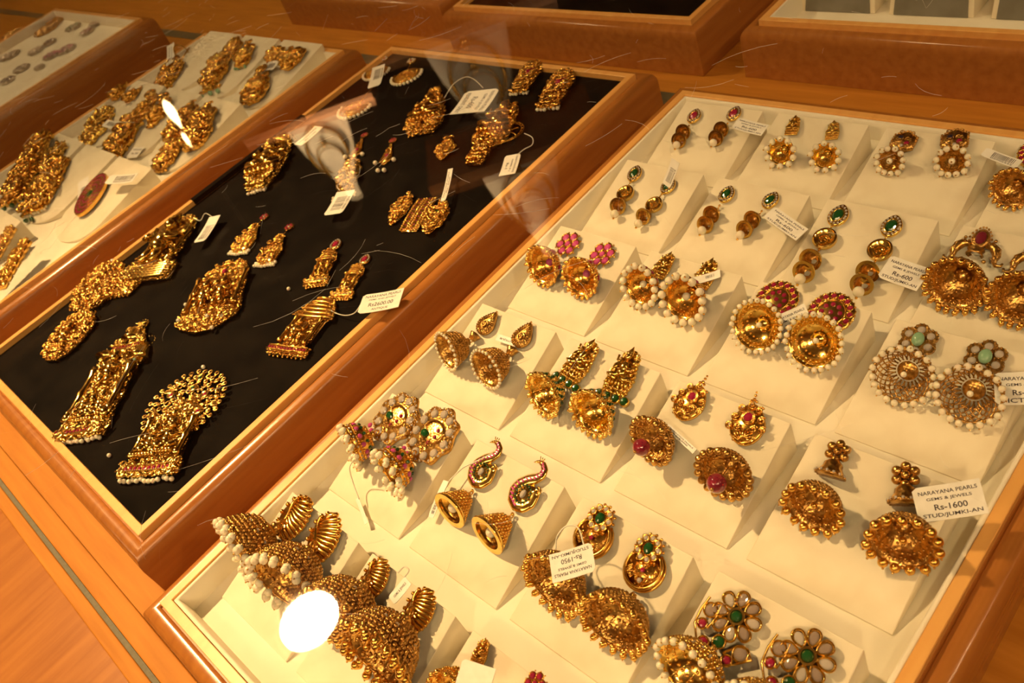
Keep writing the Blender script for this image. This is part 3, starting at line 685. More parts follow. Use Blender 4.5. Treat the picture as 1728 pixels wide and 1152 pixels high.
# ------------------------------------------------------------------ placing things
UP = Vector((0, 0, 1))
def wedge_surf(r, c): return (W(COLX[c - 1] + WW / 2, ROWY[r - 1], ZF + 0.0033), NW)
def flat(z): return (W(0, 0, z), UP)
def mmpp(px, py, surf):       # millimetres per photo pixel there
    p = at(px, py, *surf); d = W(0, 0, 1) - p; zc = Vector([float(v) for v in CR[2]]); return d.dot(zc) * 1000 / CF
def frame(surf, sx, sy, ex, ey, lift=0.0, base=0.0):
    o, n = surf; o = o + n * (base * 0.001)
    a = at(sx, sy, o, n); b = at(ex, ey, o + n * (lift * 0.001), n); d = b - a; d = d - n * d.dot(n); D = d.length * 1000
    y = (-d).normalized(); x = y.cross(n).normalized()
    m = Matrix((x, y, n)).transposed().to_4x4(); m.translation = a; return m, D
BIG = 1.1
def pair(name, label, cat, group, surf, A, B, build, liftf=0.8, base=0.0):
    """A, B = (stud x, y, end x, y, radius in photo pixels); the second is a copy of the first"""
    R = A[4] * BIG * mmpp(A[2], A[3], surf); liftf = getattr(build, 'lift', liftf); m, D = frame(surf, *A[:4], R * liftf, base)
    e = empty(name, m); build(e, D, R); tag(e, label[0], cat, group)
    if B:
        R2 = B[4] * BIG * mmpp(B[2], B[3], surf); m2, D2 = frame(surf, *B[:4], R2 * liftf, base); s = 0.5 * (D2 / D + R2 / R)
        f = copy_tree(e); f.matrix_world = m2 @ Matrix.Diagonal((s, s, s, 1)) @ Matrix.Translation((0, 0, 0)); tag(f, label[1], cat, group); return e, f
    return e, None
# builders
def double(sm, halo='crystal', bells=2, med=False, bm='gold'):
    def f(e, D, R):
        r = R * 1.0
        stud_oval(e, r * 0.95, r * 1.15, sm, 'bright_gold', halo, tear=True)
        y = -r * 1.5
        if med:
            cy = -D * (0.36 if bells == 2 else 0.48); mr = r * 1.1; g = G()
            g.lathe([(mr * 0.75, 0.4), (mr, 0.5), (mr * 1.02, 2.6), (mr * 0.88, 3.0), (mr * 0.8, 2.4), (0.01, 1.4)], n=30); spiral(g, (0, -mr * 0.15, 1.8), mr * 0.6, mr * 0.1, 1.2, 0.3, 1); relief(g, [(x, y_) for x, y_, _ in circ(16, mr * 0.7)], 1.6, 12, mr * 0.14, 8)
            g.xf(t=(0, cy, 0)); g.obj('medallion', 'bright_gold', e, edge=50); link(e, (0, -r * 1.1, 1.2), (0, cy + mr, 1.6), 'bright_gold', 0.5, 2); y = cy - mr
        ys = [-D * 0.60, -D * 0.86] if bells == 2 else [-D * 0.83]
        if med and bells == 2: ys = [-D * 0.72, -D * 0.90]
        for k, yy in enumerate(ys):
            ax = axis_of(0.72, 0.1); c = np.array([0, yy, r * 0.85])
            b = bell(e, c, ax, r * 1.25, r, 'flare', bm, (0.3, 0.5, 0.68), (), (28, 0.05), seed=5 + k, grain=60, rs=1.25, bright_rim=True)
            tip = c - ax * r * 1.3; link(e, (0, y if k == 0 else ys[0] - r * 0.3, 1.3), tip, 'gold', 0.4, 3 if k == 0 else 2)
        c = np.array([0, -D, r * 0.8]); b = bead(e, 'pearl', c, r * 0.52); g = G(); g.sph(c + np.array([0, -r * 0.58, -r * 0.1]), r * 0.16); g.tube([c, (0, ys[-1] - 0.2, r)], 0.2); g.obj('hanging_wire', 'gold', e)
    return f
def jhumka(stud, kind='dome', m='gold', L=1.05, phi=0.7, yaw=0.0, nat='gold', **kw):
    def f(e, D, R):
        stud(e, R)
        ax = axis_of(phi, yaw); c = np.array([0, -D, R * f.lift]); k = dict(kw)
        if 'hang' in k: h = k['hang']; k['hang'] = (h[0], h[1] * R, h[2]) + tuple(h[3:])
        if 'stones' in k: k['stones'] = [(t, n, a * R, b * R, s) for t, n, a, b, s in k['stones']]
        if 'inner' in k and k['inner']: q = k['inner']; k['inner'] = (q[0] * R, q[1], q[2] * R)
        bell(e, c, ax, L * R, R, kind, m, **k)
        tip = c - ax * (L * R + R * 0.15); tip[2] = max(tip[2], 0.8)
        sy = min(-R * 0.4, tip[1] + 0.5)
        if sy > tip[1]: link(e, (0, sy, 1.5), tip, nat, 0.45, 2)
    f.lift = bell_lift(kind, L, phi)
    return f
JG = 'pairs of jhumka earrings in the right tray'
def lab(s): return ('left-hand ' + s, 'right-hand ' + s)
def put(rc, text, A, B, build, name='jhumka_earring', phi=0.7):
    r, c = rc
    l = lab(text) if B else (text, None)
    pair(name, l, 'earring', JG, wedge_surf(r, c), A, B, build, math.cos(phi))
    HOLD[rc] = text
S = lambda f, *a, k=1.0, **kw: (lambda e, R: f(e, R * k * (1.1 if k < 1.3 else 0.95), *a, **kw))
put((1, 1), 'small double-bell earring with red oval stud and single pearl', (1172, 198, 1141.7, 245, 11.5), (1239, 194, 1203, 242, 11.5), double('ruby', 'crystal', 2, False, 'antique_gold'))
put((1, 2), 'gold earring with knobbly stud, open bell and white pearl fringe on back row', (1340, 216, 1317, 256, 20), (1406.5, 224, 1392, 262, 20),
    jhumka(S(lambda e, h: stud_figure(e, h, 'bright_gold'), k=1.9), 'dome', 'bright_gold', 1.0, grain=50, hang=(10, 0.24, 'pearl', 1.2), stones=[(0.6, 6, 0.14, 0.12, 'ruby')]))
put((1, 3), 'earring with dark six-sided stud and cluster of pearls filling its bell', (1526, 243, 1502, 271, 19), (1612, 241, 1606.5, 273, 20),
    jhumka(S(stud_hex, k=0.95), 'dome', 'antique_gold', 0.85, grain=40, hang=(12, 0.24, 'pearl', 0.9), inner=(0.24, 'pearl', 0.1)))
put((1, 4), 'large reddish gold bell earring with gold bead fringe cut by the right picture edge', (1752, 262, 1708, 317, 28), None,
    jhumka(S(stud_rosette, 'ruby', k=0.9), 'dome', 'antique_gold', 0.9, grain=70, rim=(24, 0.09), hang=(18, 0.12, 'gold', 0.9, 2)))
put((2, 1), 'drop earring with green oval stud, gold medallion, one small bell and pearl', (1071.7, 295, 1037.5, 361, 12.5), (1128, 316, 1078.5, 375, 12.5), double('emerald', 'crystal', 1, True, 'antique_gold'))
put((2, 2), 'small double-bell earring with green oval stud and pearl drop', (1226.7, 330, 1184.5, 389, 13), (1300.6, 340, 1248.8, 397, 13), double('emerald', 'crystal', 2, False, 'antique_gold'))
put((2, 3), 'long earring with green stud, pierced medallion, two bells and pearl', (1415, 366, 1350, 471, 16.5), (1505, 384, 1449.5, 491, 17), double('emerald', 'crystal', 2, True, 'antique_gold'))
put((2, 4), 'large gold bell earring under red teardrop stud with curled paisley wings', (1656, 406, 1612, 480, 41), (1758, 428, 1722, 500, 43),
    jhumka(S(stud_wings, k=0.5), 'dome', 'antique_gold', 1.0, phi=0.58, grain=120, ropes=(0.3, 0.45, 0.6, 0.75, 0.9), rim=(26, 0.09), hang=(20, 0.11, 'gold', 0.95, 2), stones=[(0.55, 16, 0.05, 0.16, 'navy_stone')]))
put((3, 1), 'ruby-set gold bell earring with round seven-ruby flower stud', (959.8, 413.5, 914, 448, 29), (1018, 431, 978, 467, 30),
    jhumka(S(stud_flower, 6, 'pink_ruby', 'pink_ruby', k=0.68), 'dome', 'gold', 1.0, grain=90, rim=(26, 0.09), hang=(20, 0.10, 'gold', 0.8, 2), stones=[(0.6, 6, 0.17, 0.22, 'ruby')], inner=(0.2, 'pink_ruby', -0.6)))
put((3, 2), 'gold bell earring with moulded figure stud, ruby band and white pearl fringe', (1121.9, 452, 1079, 482, 30), (1193, 467, 1150, 511, 31),
    jhumka(S(lambda e, h: stud_figure(e, h, 'bright_gold'), k=1.65), 'dome', 'gold', 1.0, grain=60, hang=(15, 0.185, 'pearl', 1.0), inner=(0.18, 'pearl', -0.3), stones=[(0.62, 12, 0.11, 0.16, 'ruby')]))
put((3, 3), 'orange-gold bell earring under large round ruby rosette, pearls round the rim', (1311.5, 507.8, 1277, 549, 38), (1403, 529.8, 1374, 572, 43),
    jhumka(S(stud_rosette, 'ruby', k=0.78), 'dome', 'bright_gold', 0.75, phi=0.95, grain=110, ropes=(0.3, 0.5, 0.7, 0.9), hang=(24, 0.11, 'pearl', 1.3), stones=[(0.5, 10, 0.07, 0.07, 'ruby'), (0.75, 14, 0.07, 0.07, 'ruby')], inner=(0.11, 'pearl', -0.2)), phi=0.95)
put((3, 4), 'dark lattice bell earring with pale green cat-eye stone, crystals and pearl fringe', (1550.6, 577, 1523.5, 633, 42), (1663.5, 606, 1636.5, 662, 46),
    jhumka(S(stud_clover, 'jade', k=0.66), 'dome', 'antique_gold', 0.8, phi=0.85, lattice=True, grain=40, ropes=(0.35, 0.95), hang=(20, 0.125, 'pearl', 1.2), inner=(0.11, 'pearl', -0.1)), phi=0.85)
def stud_tear(p, R, m='antique_gold'):
    g = G(); stud_post(g); out = [(x * (1 - 0.55 * max(y / R, 0) ** 1.3), y * (1.5 if y > 0 else 1.0)) for x, y, _ in circ(28, R)]
    g.plate(out, 0.4, 2.2, 0.6)
    for k in range(26):
        x, y = resample(out, sum(np.hypot(*(np.array(out[i]) - out[i - 1])) for i in range(28)) / 26)[k % 26]; g.tube([(x * 0.6, y * 0.6, 2.6), (x * 0.97, y * 0.97, 2.1)], R * 0.06, n=4)
    spiral(g, (0, 0, 2.4), R * 0.42, R * 0.09, 1.5, 0, 1, 0.4); g.sph((0, 0, 2.5), R * 0.18); g.sph((0, R * 1.55, 1.6), R * 0.1)
    g.lathe([(R * 0.2, 0), (R * 0.6, -R * 0.15), (R * 0.42, -R * 0.5), (R * 0.3, -R * 0.8)], (0, -R * 1.1, 2.0), 16, np.array([[1, 0, 0], [0, 0, 1.0], [0, 1.0, 0]]))
    return g.obj('stud', m, p)
put((4, 1), 'antique gold bell earring with ribbed teardrop stud and fringe of tiny pearls', (822, 550.3, 753, 592, 29), (882.7, 571, 820, 622, 31),
    jhumka(S(stud_tear, k=0.52), 'tall', 'antique_gold', 1.4, phi=0.6, grain=150, ropes=(0.3, 0.42, 0.54, 0.66, 0.78, 0.9), hang=(26, 0.085, 'pearl', 1.1), inner=(0.1, 'pearl', -0.3)), phi=0.6)
put((4, 2), 'gold bell earring studded with green stones under a tall figure stud with four emeralds', (983, 613, 916, 665, 33), (1054.5, 633, 998, 694, 37),
    jhumka(S(lambda e, h: stud_figure(e, h, 'bright_gold', ('emerald', 4)), k=2.35), 'dome', 'bright_gold', 1.1, phi=0.65, grain=90, ropes=(0.3, 0.9), rim=(26, 0.09), hang=(20, 0.11, 'bright_gold', 0.7, 2), stones=[(0.35, 9, 0.075, 0.075, 'emerald'), (0.5, 13, 0.075, 0.075, 'emerald'), (0.66, 16, 0.075, 0.075, 'emerald'), (0.8, 18, 0.07, 0.07, 'emerald')]), phi=0.65)
put((4, 3), 'gold bell earring rimmed with big gold balls, shell-shaped ruby stud and large red bead', (1163.8, 684, 1098, 744, 37), (1262, 722, 1222, 788, 46),
    jhumka(S(stud_shell, 'ruby', k=0.62), 'dome', 'antique_gold', 0.95, phi=0.62, grain=80, rim=(19, 0.155), inner=(0.36, 'red_glass', 0.55)), phi=0.8)
put((4, 4), 'heavy gold bell earring with small flower-and-cap stud and gold ball fringe', (1413.7, 772.5, 1371, 857, 42), (1530, 813.8, 1523, 917, 48),
    jhumka(S(stud_cap, k=0.52), 'dome', 'antique_gold', 1.05, phi=0.55, grain=130, ropes=(0.3, 0.45, 0.6, 0.75, 0.9), rim=(26, 0.08), hang=(15, 0.165, 'gold', 0.9), stones=[(0.35, 12, 0.04, 0.04, 'crystal')], inner=(0.12, 'gold', -0.15)), phi=0.55)
put((5, 1), 'earring with broad scalloped crystal stud, ruby and emerald banded bell and pearl clusters', (671.7, 708.5, 592, 750, 31), (733.7, 736.3, 655, 797, 33),
    jhumka(S(stud_cloud, k=1.12), 'dome', 'gold', 1.25, phi=0.45, grain=60, ropes=(0.25, 0.7, 0.97), hang=(13, 0.15, 'pearl', 1.0, 2), stones=[(0.4, 11, 0.08, 0.09, 'emerald'), (0.6, 12, 0.12, 0.13, 'pink_ruby'), (0.82, 22, 0.05, 0.05, 'crystal')]), phi=0.45)
put((5, 2), 'plain gold cone bell earring under enamelled peacock stud in pink and green', (824.7, 785, 759, 861, 29), (897.3, 822, 823, 901, 32),
    jhumka(S(stud_peacock, k=2.6), 'cone', 'gold', 1.5, phi=0.55, grain=20, ropes=(0.2, 0.33, 0.46, 0.59, 0.72, 0.85), rs=1.35, rim=None, bright_rim=True, inner=(0.27, 'pearl', -0.25)), phi=0.55)
put((5, 3), 'big antique gold bell earring with crescent stud and green centred flower', (1003, 908, 933, 985, 50), (1089, 962, 1036, 1047, 54),
    jhumka(S(stud_crescent, k=0.58), 'dome', 'antique_gold', 1.0, phi=0.6, grain=220, ropes=(0.3, 0.4, 0.5, 0.6, 0.7, 0.8, 0.9), rim=(24, 0.09), hang=(20, 0.11, 'gold', 0.8, 2), stones=[(0.5, 8, 0.07, 0.07, 'crystal'), (0.75, 12, 0.05, 0.05, 'ruby')]), phi=0.6)
def stud_polki(e, R, m='bright_gold'):
    """flat polki flower above a crescent of leaves"""
    g = G(); stud_post(g); n = 8; g.lathe([(R * 0.33, 0.6), (R * 0.33, 2.2), (R * 0.24, 2.2), (R * 0.22, 1.6), (0.01, 1.5)], n=24)
    pl = []
    for x, y, _ in circ(n, R * 0.66, a0=0.2):
        a = math.atan2(y, x); out = [((0.31 * R * math.cos(t)) * 1.0, 0.22 * R * math.sin(t) * (1 + 0.35 * math.cos(t))) for t in np.linspace(0, 2 * math.pi, 20, endpoint=False)]
        out = [(x + px * math.cos(a) - py * math.sin(a), y + px * math.sin(a) + py * math.cos(a), 1.9) for px, py in out]
        g.tube(out, R * 0.05, True, 6); g.plate([(q[0], q[1]) for q in out], 0.6, 1.5); pl.append((x, y, a))
    low = [(-0.95, -0.35, 1.35, 'smoky_crystal', 0.24), (-0.95, -0.95, 1.5, 'ruby', 0.17), (-0.55, -1.5, 0.9, 'ruby', 0.19), (0.0, -1.75, 0.4, 'ruby', 0.19), (-0.05, -1.15, 0, 'emerald', 0.22), (0.55, -1.55, 0.2, 'ruby', 0.18), (0.85, -1.05, 0.9, 'smoky_crystal', 0.26)]
    for x, y, a, s, r in low:
        g.ring((x * R, y * R, 1.9), r * R * 1.12, R * 0.05, n=16, ry=r * R * 1.12); g.lathe([(0.01, 0.6), (r * R * 1.1, 0.6), (r * R * 1.1, 1.6), (0.01, 1.6)], (x * R, y * R, 0), 14)
    for P in ([(-1.25, 0.05), (-1.3, -0.5), (-1.22, -1.1), (-0.8, -1.6)], [(-0.7, 0.0), (-0.62, -0.5), (-0.7, -1.0)], [(0.3, -1.9), (0.85, -1.5), (1.3, -1.0), (1.0, -0.75)], [(0.3, -1.4), (0.6, -0.9), (1.0, -0.75)]): g.tube([(x * R, y * R, 1.8) for x, y in P], R * 0.05)
    o = g.obj('stud', m, e, edge=60)
    stone(o, 'emerald', (0, 0, 1.7), R * 0.22, None, 1.4)
    for k, (x, y, a) in enumerate(pl): stone(o, 'smoky_crystal' if k % 3 else 'crystal', (x, y, 1.5), R * 0.25, R * 0.18, 0.7, rot=a)
    for x, y, a, s, r in low: stone(o, s, (x * R, y * R, 1.6), r * R, None, 0.8)
    return o
put((5, 4), 'gold bell earring with flat crystal flower stud and crescent of red stones', (1245.8, 1042, 1160, 1136, 56), (1365.4, 1108.5, 1280, 1212, 60),
    jhumka(S(stud_polki, k=0.66), 'dome', 'bright_gold', 0.95, phi=0.6, grain=70, ropes=(0.3, 0.45, 0.6, 0.75, 0.9), hang=(20, 0.11, 'pearl', 0.8), stones=[(0.6, 18, 0.07, 0.07, 'crystal')]), phi=0.6)
put((6, 1), 'massive antique gold bell earring with curled leaf stud and white pearl fringe', (499.9, 874.4, 405, 928, 50), (549.4, 907.4, 476, 972, 58),
    jhumka(S(stud_leaf, k=0.56), 'dome', 'antique_gold', 1.25, phi=0.5, grain=260, ropes=(0.25, 0.35, 0.45, 0.55, 0.65, 0.75, 0.85, 0.95), hang=(18, 0.12, 'pearl', 1.2, 2), stones=[(0.5, 12, 0.06, 0.06, 'crystal')]), phi=0.5)
put((6, 2), 'massive dark gold clustered bell earring with knobbly stud, beside the mirrored white lamp', (636.8, 976, 566, 1040, 56), (711, 1030, 630, 1098, 66),
    jhumka(S(stud_leaf, k=0.42), 'dome', 'antique_gold', 1.2, phi=0.5, grain=280, ropes=(0.25, 0.35, 0.45, 0.55, 0.65, 0.75, 0.85, 0.95), rim=(26, 0.09), hang=(22, 0.11, 'gold', 0.8, 3), stones=[(0.5, 14, 0.06, 0.06, 'crystal')]), phi=0.5)
put((6, 3), 'gold earring with rounded moulded stud half hidden by a blank tag at the bottom edge', (815, 1103, 760, 1172, 40), None,
    jhumka(S(lambda e, h: stud_figure(e, h, 'gold'), k=1.0), 'dome', 'gold', 1.1, grain=60, hang=(14, 0.12, 'gold')))
put((6, 4), 'gold earring with only its stud tip showing at the bottom edge', (906, 1154, 850, 1230, 40), None,
    jhumka(S(stud_flower, 6, 'ruby', 'ruby', k=0.45), 'dome', 'gold', 1.1, grain=60, hang=(14, 0.12, 'gold')))
WN = [['red-stud double-bell earrings', 'knobbly-stud pearl bell earrings', 'six-sided-stud pearl earrings', 'reddish bell earring at the right edge'], ['one-bell medallion earrings', 'green-stud double-bell earrings', 'long medallion earrings', 'red teardrop stud earrings'], ['seven-ruby flower earrings', 'figure-stud pearl earrings', 'ruby rosette earrings', 'dark lattice bell earrings'], ['teardrop-stud earrings', 'four-emerald figure earrings', 'red-bead bell earrings', 'flower-and-cap bell earrings'], ['scalloped crystal stud earrings', 'peacock cone bell earrings', 'crescent-stud bell earrings', 'flat crystal flower earrings'], ['massive leaf-stud bell earrings', 'massive dark clustered bell earrings', 'blank-tagged earring', 'earring at the bottom edge']]
for (r, c), o in wedges.items():
    tag(o, 'cream felt wedge stand under the ' + WN[r - 1][c - 1], 'display stand', 'cream wedge stands in the right tray')
# ------------------------------------------------------------------ temple pendants on the black velvet
def gem_band(e, c, w, n, sm, m='bright_gold', rows=1, h=None, z=2.2, curve=0.0):
    g = G(); h = h or w / n; k = 14
    for s in (-1, 1): g.tube([((t - 0.5) * w, c[1] + s * h * 0.62 - curve * (1 - (2 * t - 1) ** 2), z) for t in np.linspace(0, 1, k)], h * 0.12, n=5)
    g.beads([((t - 0.5) * w, c[1] - h * 0.85 - curve * (1 - (2 * t - 1) ** 2), z * 0.8) for t in np.linspace(0, 1, int(n * 2.2))], h * 0.14)
    g.plate([(-w / 2, c[1] - h * 0.6), (-w / 4, c[1] - h * 0.6 - curve * 0.75), (0, c[1] - h * 0.6 - curve), (w / 4, c[1] - h * 0.6 - curve * 0.75), (w / 2, c[1] - h * 0.6), (w / 2, c[1] + h * 0.6), (0, c[1] + h * 0.6 - curve * 0.3), (-w / 2, c[1] + h * 0.6)], 0.5, z * 0.85)
    o = g.obj('base_band', m, e)
    for i in range(n):
        t = (i + 0.5) / n; stone(o, sm, ((t - 0.5) * w, c[1] - curve * (1 - (2 * t - 1) ** 2), z * 0.85), h * 0.34, h * 0.46, 0.8)
    return o
def fringe(e, y, w, n, r, m='pearl', curve=0.0, jitter=0.4, rows=1):
    R = random.Random(int(w * 10) + n)
    for i in range(n):
        t = (i + 0.5) / n
        for j in range(rows): bead(e, m, ((t - 0.5) * w + R.uniform(-1, 1) * jitter * 0.4, y - r * 1.1 - curve * (1 - (2 * t - 1) ** 2) - j * r * 1.9 + R.uniform(-1, 0.3) * jitter, r + 0.1), r)
def ornate(shape, wf, m='bright_gold', n=150, s=0.05, figs=(), band=None, fr=None, roof=False, pillars=False, extra=None, thick=2.0, loop=True, granborder=True, seed=1, name='plaque', stones=()):
    """shape: (t from top 0 to bottom 1, half width 0..1)"""
    def f(e, D, R):
        w = R; pl = [(hw * w, -t * D) for t, hw in shape] + [(-hw * w, -t * D) for t, hw in reversed(shape) if hw > 0]
        base = G().plate(pl, 0.3, thick * 0.7, 0.4); g = G(); relief(g, pl, thick * 0.75, int(n * 1.25), D * s, seed, up=1.4)
        if granborder:
            RB_ = random.Random(seed + 50)
            for x, y in resample(pl, D * s * 0.8): q = RB_.uniform(0.25, 0.7) * D * s; g.sph((x + RB_.uniform(-0.3, 0.5) * q * (1 if x > 0 else -1), y + RB_.uniform(-0.5, 0.5) * q, thick * RB_.uniform(0.5, 1.1)), q)
        if roof:
            t0, t1, h0, h1 = roof
            for k in range(6):
                q = k / 5; yy = -(t0 + (t1 - t0) * q) * D; hw = (h0 + (h1 - h0) * q) * w
                g.tube([(hw * u, yy - 0.12 * hw * (1 - u * u), thick + D * 0.012 + 1.9 * math.sqrt(1 - u * u * 0.9)) for u in np.linspace(-1, 1, 11)], D * 0.016, n=6); g.beads([(hw * u, yy - 0.12 * hw * (1 - u * u) - D * 0.012, thick + D * 0.012 + 2.3 * math.sqrt(1 - u * u * 0.9)) for u in np.linspace(-1, 1, 13)], D * 0.011)
        if pillars:
            t0, t1, px = pillars
            for q in (-1, 1): g.tube([(q * px * w, -(t0 + (t1 - t0) * k / 12) * D, thick + 0.6 + D * 0.015) for k in range(13)], [D * 0.022 * (1.5 if k in (0, 1, 6, 11, 12) else 1) for k in range(13)], n=8)
        if loop: g.ring((0, D * 0.02, 1.0), D * 0.03, D * 0.009, n=14)
        o = base.obj(name, 'antique_gold', e); g.obj('relief', m, o)  # darker gold plate puts crevice shade into the colour under the relief
        for x, t, h, seated in figs:
            k = G(); figure(k, (x * w, -t * D, thick * 0.9 + D * 0.01), h * D, seated); k.obj('figurine', m, o)
        if band:
            for t, wd, nb, sm in band: gem_band(o, (0, -t * D), wd * 2 * w, nb, sm, m, h=min(wd * 2 * w / nb, D * 0.06), z=thick + 0.8 + D * 0.02, curve=D * 0.01)
        if fr: fringe(e, -fr[0] * D, fr[1] * 2 * w, fr[2], fr[3], *(fr[4:]))
        for x, t, r, sm in stones: stone(o, sm, (x * w, -t * D, thick + 0.2 + D * 0.012), r * D, r * D * 1.2, 1.6)
        if extra: extra(e, o, D, w, m)
    return f
VELVET = flat(-0.0138)
PG = 'gold pendants and earrings on black velvet'
def pend(label, top, bot, hw, build, second=None, cat='pendant', name='gold_pendant', surf=None, group=PG, base=0.0):
    surf = surf or VELVET
    m, D = frame(surf, *top, *bot, 0, base); k = mmpp(*((np.array(top) + bot) / 2), surf) * 1.12; e = empty(name, m); build(e, D, hw * k)
    if second:
        tag(e, 'left-hand ' + label, cat, group); m2, D2 = frame(surf, *second[0], *second[1], 0, base); s = D2 / D
        f = copy_tree(e); f.matrix_world = m2 @ Matrix.Diagonal((s, s, s, 1)); tag(f, 'right-hand ' + label, cat, group)
    else: tag(e, label, cat, group)
    return e
def spire(e, o, D, w, m):
    for x, t, h in ((0, 0.0, 0.17), (0.78, 0.20, 0.16), (-0.78, 0.22, 0.08)):
        g = G().lathe([(0.01, 0), (0.02 * D, 0.1 * h * D), (0.03 * D, 0.3 * h * D), (0.05 * D, 0.5 * h * D), (0.055 * D, 0.8 * h * D), (0.075 * D, h * D), (0.01, h * D)], (0, 0, 0), 18, np.array([[1, 0, 0], [0, 0, -1.0], [0, 1.0, 0]]))
        g.beads(circ(14, 0.055 * D, c=(0, 0, 0)), 0.4); g.xf(t=(x * w, -t * D, 2.6)); g.obj('spire', m, o)
pend('tall gold temple tower pendant with two ruby rows and pearl fringe, front left', (243, 553), (137, 742), 43,
     ornate([(0, 0.05), (0.05, 0.22), (0.12, 0.42), (0.19, 0.62), (0.2, 0.68), (0.26, 0.62), (0.3, 0.88), (0.36, 0.84), (0.36, 0.95), (0.4, 0.8), (0.66, 0.84), (0.68, 0.94), (0.72, 0.84), (0.88, 0.92), (0.92, 1.0), (1, 1.0)], 1, n=230, s=0.026, figs=[(0, 0.60, 0.3, False), (-0.35, 0.86, 0.2, True), (0.35, 0.86, 0.2, True), (0, 0.9, 0.22, True), (-0.45, 0.55, 0.15, False), (0.45, 0.55, 0.15, False)], band=[(0.23, 0.6, 9, 'ruby'), (0.96, 0.98, 13, 'ruby'), (0.39, 0.85, 10, 'jade')], fr=(1.0, 0.95, 13, 1.3, 'pearl', 0.0, 1.4), extra=spire, pillars=(0.42, 0.88, 0.78), seed=3, thick=3.0))
def fan(e, o, D, w, m):
    g = G(); cy = -0.34 * D; F = 0.34 * D
    arc = [(F * 0.93 * math.cos(a), cy + F * 0.93 * math.sin(a)) for a in np.linspace(math.radians(-62), math.radians(242), 26)]; inn = [(F * 0.42 * math.cos(a) - F * 0.1, cy - F * 0.12 + F * 0.42 * math.sin(a)) for a in np.linspace(math.radians(200), math.radians(-20), 14)]
    poly = arc + inn; relief(g, poly, 0.9, 120, D * 0.03, 77, sym=False, up=1.3)
    for ring_, n in ((1.02, 28), (0.86, 24), (0.70, 18)):
        for k in range(n):
            a = math.radians(-58) + math.radians(296) * k / (n - 1); R_ = F * ring_ * (1 + 0.03 * rnd.uniform(-1, 1)); x, y = R_ * math.cos(a), cy + R_ * math.sin(a)
            z = 2.0 + 1.5 * (1.05 - ring_) + rnd.uniform(0, 0.9)
            g.ring((x, y, z), D * 0.017, D * 0.0065, n=10, k=5); g.sph((x * 0.94, cy + (y - cy) * 0.94, z - 0.5), D * 0.014); g.tube([(x, y, z - 0.3), (x * 0.9, cy + (y - cy) * 0.9, 0.8)], D * 0.008, n=4)
    oo = g.obj('peacock_tail', m, e)
    for x, y in ((0.05, 0.45), (0.5, 0.2), (0.55, -0.3), (-0.5, 0.3), (0.1, 0.75)):
        k = G().ring((0, 0, 0), 1.6, 0.35, n=16).ring((0, 0, 0.2), 2.3, 0.3, n=18); k.xf(t=(x * F, cy + y * F, 3.8)); q = k.obj('rosette', m, oo); stone(q, 'emerald' if y > 0.4 else 'ruby', (x * F, cy + y * F, 3.7), 1.2)
pend('gold peacock-fan pendant with figures, wide ruby base band and pearl fringe, nearest front', (345, 632), (252, 806), 52,
     ornate([(0.28, 0.3), (0.40, 0.62), (0.5, 0.72), (0.86, 0.80), (0.9, 1.0), (1, 1.0)], 1, n=170, s=0.028, figs=[(-0.3, 0.86, 0.3, True), (0.25, 0.84, 0.32, True), (0, 0.62, 0.2, True)], band=[(0.95, 0.98, 12, 'ruby')], fr=(1.0, 0.95, 13, 1.35, 'pearl', 0.4, 1.5), extra=fan, pillars=(0.5, 0.86, 0.78), seed=5, thick=3.0, loop=False))
pend('gold arched shrine pendant with crossed figures and scattered pearls, middle of the tray', (392, 450), (343, 562), 52,
     ornate([(0, 0.45), (0.06, 0.62), (0.3, 0.8), (0.6, 0.92), (0.75, 1.02), (0.85, 0.95), (0.95, 0.55), (1.0, 0.25)], 1, 'gold', n=200, s=0.03, figs=[(-0.3, 0.72, 0.42, False), (0.3, 0.72, 0.42, False), (0, 0.6, 0.3, True)], stones=[(0, 0.15, 0.03, 'ruby')], pillars=(0.2, 0.72, 0.8), seed=8, thick=3.0,
            extra=lambda e, o, D, w, m: [bead(e, 'pearl', (x * w, -y * D, 3.6), 1.3) for x, y in ((-0.95, 0.55), (-0.95, 0.78), (0.05, 0.82), (0.55, 0.86), (0.8, 0.6), (0.4, 1.02))]))
pend('bright gold standing deity pendant with tiered crown and curved base, back left', (325, 370), (246, 476), 42,
     ornate([(0, 0.15), (0.05, 0.35), (0.2, 0.55), (0.35, 0.62), (0.75, 0.7), (0.8, 1.05), (1, 1.1)], 1, n=150, s=0.034, figs=[(0, 0.84, 0.72, False), (-0.62, 0.84, 0.25, True), (0.62, 0.84, 0.25, True)], pillars=(0.25, 0.8, 0.62), roof=(0.8, 0.98, 1.0, 1.05), seed=11, thick=3.2))
pend('gold pavilion pendant with shingled dome roof, pillars and square-ruby base', (556, 507), (484, 602), 38,
     ornate([(0, 0.1), (0.06, 0.5), (0.2, 0.8), (0.34, 0.98), (0.36, 0.9), (0.38, 0.66), (0.85, 0.68), (0.87, 1.0), (1, 1.0)], 1, 'gold', n=70, s=0.03, figs=[(-0.15, 0.84, 0.42, False), (0.2, 0.84, 0.3, False)], roof=(0.05, 0.36, 0.35, 1.0), pillars=(0.38, 0.84, 0.66), band=[(0.93, 1.0, 12, 'ruby')], fr=(1.0, 0.95, 8, 0.8, 'gold', 0.0, 0.4), seed=12, thick=2.6))
pend('dense oval gold earring of tiny scrolls, left edge of the velvet', (150, 532), (90, 610), 34,
     ornate([(0, 0.3), (0.1, 0.7), (0.3, 1.0), (0.6, 1.0), (0.85, 0.75), (1, 0.3)], 1, 'gold', n=210, s=0.045, seed=13, thick=3.0, figs=[(0, 0.8, 0.5, True)]), cat='earring', name='gold_earring')
